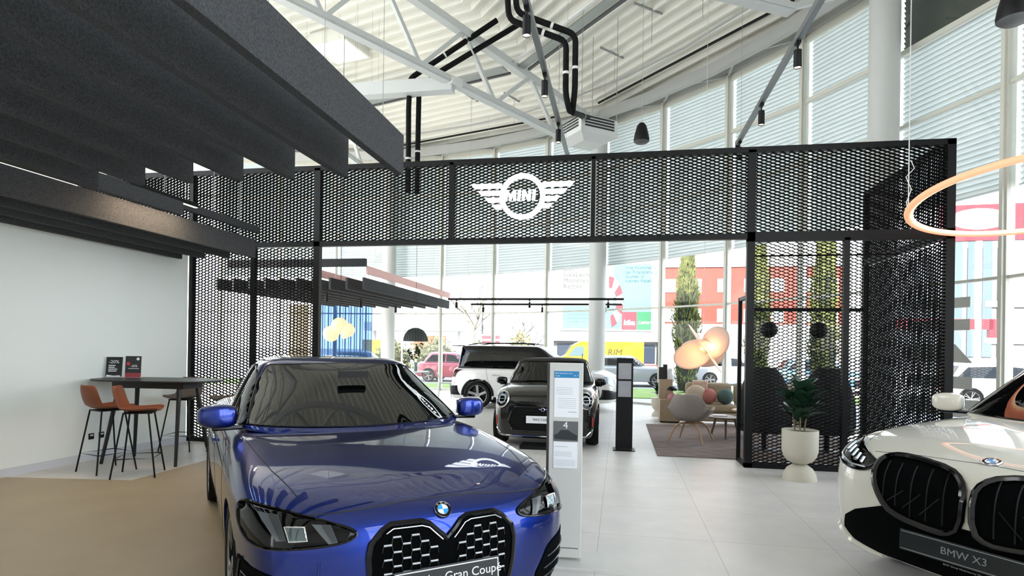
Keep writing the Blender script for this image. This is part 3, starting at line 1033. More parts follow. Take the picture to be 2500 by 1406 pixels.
def surf_M(bv, d, u, v, off=0, up=Vector((0, 0, 1))):
    p = hit(bv, d, u, v, 0)
    e = .02
    a = hit(bv, d, u + e, v, 0) - hit(bv, d, u - e, v, 0)
    b = hit(bv, d, u, v + e, 0) - hit(bv, d, u, v - e, 0)
    n = a.cross(b).normalized()
    if n.dot(DIRS[d][1]) > 0: n = -n
    y = (up - n * up.dot(n)).normalized()
    x = y.cross(n).normalized()
    M = Matrix((x, y, n)).transposed().to_4x4()
    M.translation = p + n * off
    return M

def mirror_pod(parent, x, y, z, body, sgn, s=1.0, low=BLACKG):
    """door mirror: shell, lower trim, arm and glass"""
    prof = []
    rings_ = []
    shell = MB()
    # loft across y: from inner (near door) to outer
    n = 14
    secs = ((0, .045, .055, 0), (.04, .075, .078, 0), (.12, .09, .084, .005), (.19, .085, .078, .01), (.235, .06, .055, .02), (.25, .03, .03, .03))
    k0 = 0
    for yy, hx, hz, bx in secs:
        for j in range(n):
            a = 2 * PI * j / n
            cx_, sx_ = math.cos(a), math.sin(a)
            px = (abs(cx_) ** .5) * (1 if cx_ > 0 else -1) * hx
            pz = (abs(sx_) ** .5) * (1 if sx_ > 0 else -1) * hz
            if px < 0: px *= .5
            shell.v.append((x + (px - bx) * s, y + sgn * yy * s, z + pz * s))
    for i in range(len(secs) - 1):
        for j in range(n):
            j2 = (j + 1) % n
            q = (i * n + j, i * n + j2, (i + 1) * n + j2, (i + 1) * n + j)
            shell.f.append(q)
    shell.f.append(tuple(range(n))); shell.f.append(tuple(range((len(secs) - 1) * n, len(secs) * n)))
    o = shell.build('mirror', body, parent, smooth=70, sub=1, weld=True)
    MB().beam((x - .01, y - sgn * .10 * s, z - .075 * s), (x, y + sgn * .16 * s, z - .082 * s), .09 * s, .03 * s).build('mirror_arm', low, o, bevel=.01)
    MB().box(x - .05 * s, x - .043 * s, min(y + sgn * .02 * s, y + sgn * .2 * s), max(y + sgn * .02 * s, y + sgn * .2 * s), z - .055 * s, z + .055 * s).build('mirror_glass', CHROME, o)
    return o
def number_plate(parent, M, w, h, name, txt, base, tcol, size, frame=None, rest=None):
    p = MB().box(-w / 2, w / 2, -h / 2, h / 2, 0, .008, M).build(name, base, parent, bevel=.003)
    if frame:
        b = MB()
        for (x0, x1, y0, y1) in ((-w / 2 + .008, w / 2 - .008, h / 2 - .013, h / 2 - .008), (-w / 2 + .008, w / 2 - .008, -h / 2 + .008, -h / 2 + .013)) + (((-w / 2 + .008, -w / 2 + .013, -h / 2 + .008, h / 2 - .008), (w / 2 - .013, w / 2 - .008, -h / 2 + .008, h / 2 - .008)) if frame == 2 else ()):
            b.box(x0, x1, y0, y1, .008, .010, M)
        b.build('plate_line', tcol, p)
    text(txt, size, 'lettering', tcol, M @ Matrix.Translation((0, 0, .0095)), p, depth=.0008)
    if rest: text(rest, size * .24, 'lettering', tcol, M @ Matrix.Translation((0, -h * .60, .006)), p, depth=.0006)
    return p
# ---------------------------------------------------------------- blue four-door coupe
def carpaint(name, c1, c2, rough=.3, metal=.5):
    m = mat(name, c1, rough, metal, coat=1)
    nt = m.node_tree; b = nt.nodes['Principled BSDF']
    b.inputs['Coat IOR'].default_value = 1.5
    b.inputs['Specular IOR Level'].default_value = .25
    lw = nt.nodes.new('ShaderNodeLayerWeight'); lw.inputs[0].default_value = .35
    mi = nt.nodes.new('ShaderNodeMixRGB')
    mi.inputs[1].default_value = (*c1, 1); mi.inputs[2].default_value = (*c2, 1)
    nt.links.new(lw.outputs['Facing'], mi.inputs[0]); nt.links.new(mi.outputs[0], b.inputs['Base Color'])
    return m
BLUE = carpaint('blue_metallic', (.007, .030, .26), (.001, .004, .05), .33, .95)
def build_blue():
    t = empty('car', (-2.41, 4.83, 0), R(-50.6), 'shiny dark blue four-door coupe in the foreground, facing the camera', 'car')
    t.scale = (1.03, 1.03, 1.03)
    XS_ = [1.70, 1.45, 1.1, .75, .2, -.5, -1.1, -1.6]
    side = [(-2.4, .84), (-1.6, .915), (-.5, .905), (.5, .905), (1.3, .92), (1.9, .91), (2.4, .89)]
    def sc_(k): return [(a, b * k) for a, b in side]
    SB = (0, .012, .045, .10, .18, .32)
    rings = [
        ring(2.22, -2.2, sc_(.88), .2, XS_, setb=SB),
        ring(2.33, -2.3, sc_(.97), .175, XS_, setb=SB),
        ring(2.375, -2.36, sc_(1.0), .29, XS_, setb=SB),
        ring(2.385, -2.38, sc_(1.01), .46, XS_, setb=SB),
        ring(2.38, -2.38, sc_(1.02), .60, XS_, setb=SB),
        ring(2.345, -2.36, sc_(1.02), .70, XS_, setb=SB, ztab=[(-2.4, .80), (-1.3, .80), (.8, .78), (1.6, .745), (2.3, .70)]),
        ring(2.285, -2.33, sc_(.985), .76, XS_, setb=(0, .02, .06, .14, .25, .42), ztab=[(-2.4, .93), (-1.3, .93), (.8, .905), (1.3, .875), (1.75, .815), (2.3, .755)]),
        ring(2.19, -2.28, sc_(.90), .80, XS_, setb=(0, .02, .06, .13, .22, .36), ztab=[(-2.4, .97), (-1.3, .965), (.8, .955), (1.3, .91), (1.75, .855), (2.2, .785)]),
        ring(2.09, -2.2, sc_(.70), .82, XS_, setb=(0, .01, .03, .06, .1, .16), ztab=[(-2.4, .98), (-1.3, .98), (.8, .975), (1.3, .925), (1.75, .885), (2.1, .81)]),
        ring(2.00, -2.1, sc_(.40), .85, [1.65, 1.42, 1.1, .75, .2, -.5, -1.1, -1.6], setb=(0, .005, .01, .02, .04, .06), ztab=[(-2.4, .985), (-1.3, .985), (.8, .99), (1.3, .945), (1.75, .89), (2.0, .835)]),
    ]
    body = surf(rings, 'body', BLUE, t, 3)
    bpy.context.view_layer.update()
    cut_arches(body, ((1.47, .9), (1.47, -.9), (-1.40, .9), (-1.40, -.9)), .355)
    # greenhouse
    gx = [.45, .1, -.35, -.8, -1.15]
    def g(xn, xt, w, z, zc=None, fr=(0, .02, .07, .15, .24, .33), rr_=(0, .01, .03, .06, .1, .15)):
        return ring(xn, xt, w, z, [xn - fr[-1] - .12 + (xt + rr_[-1] + .12 - (xn - fr[-1] - .12)) * k / 4 for k in range(5)], setb=fr, setr=rr_, ztab=zc)
    gh = [
        g(1.16, -2.05, [(-2, .60), (-1.2, .76), (.4, .84), (1.0, .82)], .93),
        g(1.04, -1.98, [(-2, .58), (-1.2, .75), (.4, .83), (1.0, .81)], .985),
        g(.72, -1.72, [(-1.7, .56), (-1.0, .69), (.3, .75), (.8, .71)], 1.15),
        g(.36, -1.42, [(-1.4, .54), (-.8, .62), (.1, .66), (.5, .64)], 1.315),
        g(.16, -1.20, [(-1.2, .50), (-.7, .56), (.0, .60), (.2, .585)], 1.40, fr=(0, .01, .03, .06, .10, .16)),
        g(.02, -1.05, [(-1.2, .42), (-.6, .46), (.0, .50)], 1.435, fr=(0, .01, .02, .04, .06, .10)),
        g(-.10, -.9, [(-1.2, .22), (-.6, .24), (.0, .25)], 1.45, fr=(0, .0, .01, .02, .03, .05)),
    ]
    cab = surf(gh, 'roof', BLUE, t, 3)
    return t, body, cab
blue, bbody, bcab = build_blue()
def detail_blue(t, body, cab):
    bv = bvh_of([body]); bc = bvh_of([cab]); ba = bvh_of([body, cab])
    # windscreen and side glass
    ws = [(-.765, 1.0), (0, .99), (.765, 1.0), (.72, 1.12), (.655, 1.25), (.575, 1.365), (.54, 1.385), (0, 1.40), (-.54, 1.385), (-.575, 1.365), (-.655, 1.25), (-.72, 1.12)]
    w = patch(bc, 'f', ws, .004, 'windscreen', CARGLASS, t, .05)
    seam(bc, 'f', ws, .006, .003, 'screen_seal', BLACKG, w, True)
    for d in 'ls':
        sw = [(.70, 1.0), (.30, 1.20), (-.05, 1.335), (-.45, 1.375), (-.9, 1.34), (-1.3, 1.21), (-1.52, 1.06), (-1.40, 1.0), (-.4, .985)]
        g_ = patch(bc, d, sw, .004, 'side_window', CARGLASS, t, .05)
        seam(bc, d, sw, .007, .004, 'window_trim', BLACKG, g_, True)
        seam(bc, d, [(-.33, 1.0), (-.36, 1.37)], .022, .0, 'door_pillar', BLACKG, g_)
    rw = [(-.60, .99), (.60, .99), (.52, 1.2), (.44, 1.32), (-.44, 1.32), (-.52, 1.2)]
    patch(bc, 'r', rw, .004, 'rear_window', CARGLASS, t, .05)
    # rear-view mirror and wiper hints behind the glass
    MB().box(-.02, .02, -.11, .11, 0, .05, Matrix.Translation((.50, 0, 1.30))).build('interior_mirror', BLACKP, t)
    # sculpted bonnet edges and shut line
    seam(bv, 'f', [(-.66, .742), (-.45, .752), (-.2, .768), (0, .772), (.2, .768), (.45, .752), (.66, .742)], .004, -.001, 'bonnet_gap', SEAM, t)
    for s_ in (-1, 1):
        seam(bv, 't', [(2.05, .66 * s_), (1.7, .735 * s_), (1.3, .775 * s_), (.95, .80 * s_)], .0035, -.001, 'bonnet_gap', SEAM, t)
    # headlamps
    hl = [(.43, .655), (.44, .683), (.55, .718), (.68, .750), (.80, .772), (.895, .775), (.91, .70), (.895, .63), (.86, .605), (.72, .612), (.58, .620), (.48, .632)]
    for s_ in (1, -1):
        P = hl if s_ > 0 else mir(hl)
        h = patch(bv, 'f', P, .006, 'headlamp', LENS, t, .025, sm=1, thick=.01)
        seam(bv, 'f', smooth_poly(P), .006, .005, 'lamp_surround', BLACKG, h, True)
        LB = mat('lamp_light_blade', (.10, .11, .115), .3, .3)
        for (y0, z0, hh_) in ((.80, .745, .10), (.59, .708, .078)):
            q = [(y0 + .035, z0), (y0 - .045, z0 - .004), (y0 - .070, z0 - hh_ + .004), (y0 - .030, z0 - hh_)]
            q = [(a * s_, b) for a, b in q]
            if s_ < 0: q = q[::-1]
            patch(bv, 'f', q, .012, 'light_blade', LB, h, .03)
            q2 = [(y0 - .005, z0 - .004), (y0 - .043, z0 - .006), (y0 - .068, z0 - hh_ + .006), (y0 - .045, z0 - hh_ + .005)]
            q2 = [(a * s_, b) for a, b in q2]
            if s_ < 0: q2 = q2[::-1]
            patch(bv, 'f', q2, .014, 'light_blade_tip', mat('lamp_dark', (.03, .034, .036), .3), h, .03)
        q = [((.735) * s_, .70), ((.655) * s_, .698), ((.648) * s_, .648), ((.72) * s_, .645)]
        if s_ < 0: q = q[::-1]
        patch(bv, 'f', q, .012, 'projector', mat('projector_glass', (.12, .15, .15), .05, .6), h, .02)
        seam(bv, 'f', q, .004, .014, 'projector_bezel', CHROME, h, True)
        # lower side air intake with blades
        v = [(.905, .505), (.80, .49), (.70, .462), (.645, .43), (.565, .30), (.575, .215), (.86, .20), (.905, .28)]
        v = v if s_ > 0 else mir(v)
        iv = patch(bv, 'f', v, .004, 'air_intake', VOID, t, .03)
        for k in range(4):
            z = .44 - k * .062
            pl = [((.89) * s_, z), ((.72 - k * .02) * s_, z - .045), ((.645 - k * .02) * s_, z - .06)]
            seam(bv, 'f', pl, .005, .008, 'intake_blade', mat('blade_dark', (.08, .09, .095), .25, .6), iv)
        seam(bv, 'f', [(.895 * s_, .50), (.90 * s_, .36), (.89 * s_, .23)], .012, .004, 'intake_edge', BLACKG, iv)
        seam(bv, 'f', [(.60 * s_, .55), (.61 * s_, .42), (.54 * s_, .30), (.52 * s_, .2)], .009, -.003, 'bumper_crease', BLUE, t)
    # twin grille
    half = [(0, .600), (.045, .636), (.088, .676), (.125, .690), (.275, .690), (.318, .668), (.375, .612), (.388, .55), (.38, .44), (.352, .30), (.30, .235), (.10, .225)]
    full = half + [(-a, b) for a, b in half[:0:-1]]
    gr = patch(bv, 'f', full, .010, 'grille', VOID, t, .03, thick=.02)
    seam(bv, 'f', full, .014, .010, 'grille_frame', BLACKG, gr, True)
    inner = [(.03, .60), (.095, .658), (.13, .668), (.27, .668), (.305, .650), (.355, .602), (.366, .55), (.358, .44)]
    for s_ in (1, -1):
        seam(bv, 'f', [(a * s_, b) for a, b in inner[:5]], .003, .026, 'grille_trim', CHROME, gr)
    bars = MB(); links = MB()
    row = 0
    z = .635
    while z > .25:
        y = .075 + (row % 2) * .045
        while y < .37:
            wlim = interp([(.25, .32), (.45, .355), (.56, .365), (.61, .35), (.65, .30), (.68, .26)], z)
            lo = .03 + max(0, (z - .59)) * 1.3
            if lo < y - .02 and y + .02 < wlim:
                for s_ in (1, -1):
                    p = hit(bv, 'f', y * s_, z, .018)
                    a = hit(bv, 'f', y * s_ - .019, z, .020); c = hit(bv, 'f', y * s_ + .019, z, .020)
                    MB().tube([a, a.lerp(c, .5), c], .0052, 6).build('grille_stud', mat('stud_alu', (.40, .40, .40), .35, .3), gr, smooth=True)
                    e = hit(bv, 'f', y * s_ + .045 - .019, z - .032, .016)
                    f_ = hit(bv, 'f', y * s_ - .045 + .019, z - .032, .016)
                    links.tube([c, e], .0025, 5); links.tube([a, f_], .0025, 5)
            y += .09
        z -= .032; row += 1
    links.build('grille_lattice', mat('lattice_dark', (.02, .022, .022), .35, .4), gr)
    # plate holder and plate
    M = surf_M(bv, 'f', 0, .43, .03)
    M = plane_M((M.translation.x, -.003, .422), (0, 1, 0), (-.08, 0, 1))
    number_plate(t, M, .565, .118, 'front_plate', 'BMW 4er Gran Coup\u00e9', mat('plate_black', (.004, .006, .006), .35), WHITE, .062, frame=2)
    roundel(surf_M(bv, 'f', 0, .722, .004), .045, t)
    # lower lip
    seam(bv, 'f', [(-.86, .20), (-.5, .20), (0, .20), (.5, .20), (.86, .20)], .02, .0, 'front_lip', BLACKP, t)
    # doors, handles
    for s_, d in ((1, 'l'), (-1, 's')):
        for pl in ([(.86, .93), (.88, .6), (.80, .25)], [(-.22, .96), (-.22, .6), (-.25, .25)], [(-1.08, .95), (-1.12, .6), (-.95, .28)], [(.86, .22), (-.95, .22)]):
            seam(bv, d, pl, .003, -.001, 'door_gap', SEAM, t)
        for x in (-.05, -1.0):
            seam(bv, d, [(x, .80), (x - .2, .805)], .014, .012, 'door_handle', BLUE, t)
    mirror_pod(t, .62, .82, 1.055, BLUE, 1, .98)
    mirror_pod(t, .62, -.82, 1.055, BLUE, -1, 1.0)
    for x in (1.47, -1.40):
        for y in (.80, -.80): wheel(t, x, y, .335, .235, 5, RIM, 0)
    # black roof panel
    patch(bc, 't', [(-.15, -.44), (-.15, .44), (-1.0, .40), (-1.0, -.40)], .002, 'roof_glass', CARGLASS, t, .05)
detail_blue(blue, bbody, bcab)
# ---------------------------------------------------------------- pearl-white sport utility car at the right edge
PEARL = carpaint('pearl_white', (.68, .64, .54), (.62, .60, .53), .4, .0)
def build_suv():
    t = empty('car', (3.955, 5.20, 0), R(-144.45), 'pearl white sport utility car cut by the right picture edge, facing left', 'car')
    t.scale = (1.04, 1.07, 1.0)
    XS_ = [1.70, 1.45, 1.1, .75, .2, -.5, -1.1, -1.6]
    side = [(-2.4, .90), (-1.6, .955), (-.5, .94), (.5, .94), (1.3, .97), (1.9, .985), (2.4, .975)]
    def sc_(k): return [(a, b * k) for a, b in side]
    SB = (0, .015, .05, .10, .175, .30)
    rings = [
        ring(2.18, -2.2, sc_(.88), .26, XS_, setb=SB),
        ring(2.28, -2.3, sc_(.96), .23, XS_, setb=SB),
        ring(2.345, -2.36, sc_(1.0), .36, XS_, setb=SB),
        ring(2.37, -2.38, sc_(1.015), .56, XS_, setb=SB),
        ring(2.365, -2.38, sc_(1.015), .74, XS_, setb=SB),
        ring(2.34, -2.36, sc_(1.01), .86, XS_, setb=SB, ztab=[(-2.4, .92), (1.2, .90), (1.9, .88), (2.3, .84)]),
        ring(2.28, -2.33, sc_(.975), .94, XS_, setb=(0, .02, .06, .12, .21, .35), ztab=[(-2.4, 1.06), (-1.3, 1.05), (.8, 1.03), (1.3, 1.01), (1.75, .975), (2.3, .915)]),
        ring(2.18, -2.28, sc_(.90), .98, XS_, setb=(0, .02, .05, .11, .19, .31), ztab=[(-2.4, 1.12), (-1.3, 1.10), (.8, 1.085), (1.3, 1.055), (1.75, 1.015), (2.2, .95)]),
        ring(2.05, -2.2, sc_(.70), 1.0, XS_, setb=(0, .01, .03, .06, .1, .16), ztab=[(-2.4, 1.13), (-1.3, 1.12), (.8, 1.115), (1.3, 1.085), (1.75, 1.04), (2.1, .985)]),
        ring(1.95, -2.1, sc_(.40), 1.0, [1.62, 1.42, 1.1, .75, .2, -.5, -1.1, -1.6], setb=(0, .005, .01, .02, .04, .06), ztab=[(-2.4, 1.13), (-1.3, 1.12), (.8, 1.13), (1.3, 1.105), (1.75, 1.06), (2.0, 1.01)]),
    ]
    body = surf(rings, 'body', PEARL, t, 3)
    bpy.context.view_layer.update()
    cut_arches(body, ((1.45, .9), (1.45, -.9), (-1.42, .9), (-1.42, -.9)), .40)
    def g(xn, xt, w, z, fr=(0, .02, .07, .15, .24, .33), rr_=(0, .01, .03, .06, .1, .15)):
        return ring(xn, xt, w, z, [xn - fr[-1] - .12 + (xt + rr_[-1] + .12 - (xn - fr[-1] - .12)) * k / 4 for k in range(5)], setb=fr, setr=rr_)
    gh = [
        g(1.22, -2.2, [(-2, .76), (-1.2, .83), (.4, .87), (1.0, .85)], 1.07),
        g(1.10, -2.15, [(-2, .75), (-1.2, .82), (.4, .86), (1.0, .84)], 1.12),
        g(.80, -2.0, [(-1.7, .71), (-1.0, .76), (.3, .79), (.8, .76)], 1.30),
        g(.45, -1.8, [(-1.4, .66), (-.8, .69), (.1, .71), (.5, .69)], 1.50),
        g(.26, -1.70, [(-1.2, .60), (-.7, .62), (.0, .64), (.2, .62)], 1.595, fr=(0, .01, .03, .06, .10, .16)),
        g(.10, -1.6, [(-1.2, .50), (-.6, .52), (.0, .53)], 1.635, fr=(0, .01, .02, .04, .06, .10)),
        g(-.05, -1.4, [(-1.2, .25), (-.6, .26), (.0, .27)], 1.655, fr=(0, .0, .01, .02, .03, .05)),
    ]
    cab = surf(gh, 'roof', PEARL, t, 3)
    return t, body, cab
suv, sbody, scab = build_suv()
def detail_suv(t, body, cab):
    bv = bvh_of([body]); bc = bvh_of([cab])
    ws = [(-.80, 1.13), (0, 1.12), (.80, 1.13), (.76, 1.27), (.70, 1.42), (.63, 1.56), (.58, 1.585), (0, 1.60), (-.58, 1.585), (-.63, 1.56), (-.70, 1.42), (-.76, 1.27)]
    w = patch(bc, 'f', ws, .004, 'windscreen', CARGLASS, t, .05)
    seam(bc, 'f', ws, .008, .003, 'screen_seal', BLACKG, w, True)
    for d in 'ls':
        sw = [(.80, 1.13), (.40, 1.36), (.10, 1.52), (-.4, 1.56), (-1.0, 1.55), (-1.6, 1.46), (-1.9, 1.25), (-1.8, 1.14), (-.4, 1.12)]
        g_ = patch(bc, d, sw, .004, 'side_window', CARGLASS, t, .05)
        seam(bc, d, sw, .008, .004, 'window_trim', CHROME, g_, True)
    hl = [(.545, .87), (.62, .90), (.74, .945), (.85, .985), (.90, .965), (.925, .90), (.92, .845), (.84, .815), (.72, .795), (.62, .805), (.565, .835)]
    for s_ in (1, -1):
        P = hl if s_ > 0 else mir(hl)
        h = patch(bv, 'f', P, .006, 'headlamp', LENS, t, .025, sm=1, thick=.01)
        seam(bv, 'f', smooth_poly(P), .006, .005, 'lamp_surround', BLACKG, h, True)
        for k in range(5):
            y0 = .66 + k * .045
            seam(bv, 'f', [(y0 * s_, .845 + k * .012), ((y0 - .005) * s_, .880 + k * .016)], .009, .010, 'light_bar', mat('lamp_silver', (.6, .65, .68), .15, .5), h)
        seam(bv, 'f', [(.62 * s_, .825), (.74 * s_, .825), (.87 * s_, .865), (.90 * s_, .93)], .006, .010, 'light_line', mat('lamp_silver', (.6, .65, .68), .15, .5), h)
        # kidney grilles
        kd = [(.022, .80), (.05, .865), (.12, .905), (.30, .925), (.43, .928), (.50, .912), (.535, .875), (.54, .80), (.515, .715), (.445, .61), (.35, .57), (.20, .55), (.10, .545), (.03, .60)]
        kd = smooth_poly(kd, True, 1)
        kd = kd if s_ > 0 else mir(kd)
        k_ = patch(bv, 'f', kd, .008, 'grille', VOID, t, .03, thick=.015)
        seam(bv, 'f', kd, .019, .014, 'grille_frame', BLACKG, k_, True)
        for y in (.12, .21, .30, .39, .47):
            seam(bv, 'f', [(y * s_, .59 + max(0, y - .3) * .5), (y * s_, .89)], .004, .010, 'grille_slat', BLACKP, k_)
        for y in (.14, .24, .34):
            seam(bv, 'f', [((y + .10) * s_, .60 + y * .15), (y * s_, .74)], .003, .012, 'grille_slat', BLACKP, k_)
        # side vent blades
        vt = [(.985, .60), (.955, .42), (.93, .30), (.96, .30), (1.0, .4)]
        seam(bv, 'l' if s_ > 0 else 's', [(2.02, .60), (2.04, .45), (2.02, .32)], .022, .002, 'side_intake', BLACKG, t)
    # black lower mask
    low = [(-.78, .46), (-.68, .53), (-.44, .625), (-.30, .60), (.30, .60), (.44, .625), (.68, .53), (.78, .46), (.82, .36), (.74, .30), (.55, .27), (-.55, .27), (-.74, .30), (-.82, .36)]
    lm = patch(bv, 'f', low, .004, 'lower_intake', VOID, t, .035)
    seam(bv, 'f', [(-.90, .36), (-.80, .285), (-.55, .245), (0, .235), (.55, .245), (.80, .285), (.90, .36)], .028, .004, 'skid_trim', PEARL, t)
    seam(bv, 'f', [(-.86, .28), (-.55, .20), (0, .195), (.55, .20), (.86, .28)], .03, -.012, 'front_lip', BLACKP, t)
    seam(bv, 'f', [(-.62, .925), (-.4, .945), (0, .955), (.4, .945), (.62, .925)], .003, -.001, 'bonnet_gap', SEAM, t)
    for s_ in (1, -1):
        seam(bv, 't', [(2.1, .17 * s_), (1.7, .25 * s_), (1.2, .34 * s_)], .006, -.004, 'bonnet_crease', PEARL, t)
        seam(bv, 't', [(2.02, .76 * s_), (1.7, .85 * s_), (1.2, .88 * s_), (.95, .88 * s_)], .003, -.001, 'bonnet_gap', SEAM, t)
    M = plane_M((2.395, 0, .455), (0, 1, 0), (-.05, 0, 1))
    number_plate(t, M, .66, .125, 'front_plate', 'BMW X3', mat('plate_black', (.004, .006, .006), .35), mat('plate_grey', (.20, .21, .21), .4), .058, frame=1, rest='BMW Group Niederlassung Wien')
    roundel(surf_M(bv, 'f', 0, .965, .004), .046, t)
    mirror_pod(t, .70, .86, 1.19, PEARL, 1, .95)
    mirror_pod(t, .70, -.86, 1.19, PEARL, -1, .95)
    for x in (1.45, -1.42):
        for y in (.83, -.83): wheel(t, x, y, .365, .245, 5, RIM, 0)
    for s_, d in ((1, 'l'), (-1, 's')):
        for pl in ([(.90, 1.05), (.92, .7), (.84, .3)], [(-.2, 1.08), (-.2, .7), (-.22, .3)], [(.84, .3), (-.98, .3)]):
            seam(bv, d, pl, .003, -.001, 'door_gap', SEAM, t)
detail_suv(suv, sbody, scab)
# ---------------------------------------------------------------- small cars in the middle distance
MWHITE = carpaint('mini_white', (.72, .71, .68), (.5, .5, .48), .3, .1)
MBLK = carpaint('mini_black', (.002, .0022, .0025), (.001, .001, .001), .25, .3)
def generic_car(loc, yaw, lab, L, Wd, H, paint, roofm, hood, belt, gl_front, gl_rear, roof_f, roof_r, arch=.34, wb=(1.25, -1.30), group=None, corner=1.0, sub=2, ride=.22, cut=True, nose=None):
    """hatchback / suv body from a few numbers; returns root, body, cabin"""
    t = empty('car', (loc[0], loc[1], 0), R(yaw), lab, 'car', group)
    h = L / 2; w = Wd / 2
    XS_ = [h - .65, h - .95, h - 1.25, .45, 0, -.5, -h + 1.25, -h + .7]
    nose = nose or hood - .12
    def tb(k): return [(-h, .94 * w * k), (-h + .8, w * k), (-.4, .985 * w * k), (.4, .985 * w * k), (h - .95, w * k), (h - .4, .97 * w * k), (h, .93 * w * k)]
    c = corner
    SB = tuple(v * c for v in (0, .02, .06, .12, .21, .36))
    SR = tuple(v * c for v in (0, .015, .04, .09, .16, .28))
    def zt(a, b): return [(-h, b), (.6, b), (h - .9, a * .35 + b * .65), (h - .3, a)]
    rings = [
        ring(h - .15, -h + .15, tb(.88), ride + .04, XS_, setb=SB, setr=SR),
        ring(h - .06, -h + .06, tb(.96), ride, XS_, setb=SB, setr=SR),
        ring(h - .01, -h + .01, tb(1.0), ride + .14, XS_, setb=SB, setr=SR),
        ring(h, -h, tb(1.01), .50, XS_, setb=SB, setr=SR),
        ring(h - .01, -h + .02, tb(1.01), nose - .12, XS_, setb=SB, setr=SR),
        ring(h - .04, -h + .05, tb(.995), nose, XS_, setb=SB, setr=SR, ztab=zt(nose, belt - .10)),
        ring(h - .12, -h + .09, tb(.95), hood - .03, XS_, setb=SB, setr=SR, ztab=zt(hood - .05, belt)),
        ring(h - .24, -h + .15, tb(.84), hood, XS_, setb=SB, setr=SR, ztab=zt(hood, belt + .03)),
        ring(h - .34, -h + .25, tb(.6), hood + .02, XS_, setb=(0, .01, .03, .06, .1, .16), ztab=zt(hood + .03, belt + .05)),
        ring(h - .42, -h + .35, tb(.35), hood + .03, [h - .75, h - 1.0, h - 1.25, .45, 0, -.5, -h + 1.25, -h + .8], setb=(0, .005, .01, .02, .04, .06), ztab=zt(hood + .05, belt + .06)),
    ]
    body = surf(rings, 'body', paint, t, sub + (1 if cut else 0))
    if cut:
        bpy.context.view_layer.update()
        cut_arches(body, [(x, s_ * (w - .06)) for x in wb for s_ in (1, -1)], arch + .045)
    def g(xn, xt, wf, wr, z, k=1.0):
        fr = tuple(v * k for v in (0, .015, .05, .10, .16, .24)); rr_ = tuple(v * k for v in (0, .01, .03, .06, .10, .16))
        return ring(xn, xt, [(xt, wr), (xn - .2, wf)], z, [xn - fr[-1] - .12 + (xt + rr_[-1] + .12 - (xn - fr[-1] - .12)) * q / 4 for q in range(5)], setb=fr, setr=rr_)
    def lerp(a, b, u): return a + (b - a) * u
    gh = []
    for u, wf in ((0, .90), (.09, .885), (.45, .83), (.80, .755), (.93, .70), (.985, .60), (1.0, .30)):
        z = lerp(belt - .02, H, u)
        xn = lerp(gl_front, roof_f, min(1, u * 1.05)) - (0 if u < .98 else .12)
        xt = lerp(gl_rear, roof_r, min(1, u * 1.05)) + (0 if u < .98 else .12)
        gh.append(g(xn, xt, wf * w, wf * w * .97, z, 1 if u < .9 else .5))
    cab = surf(gh, 'roof', roofm, t, sub + 1)
    return t, body, cab

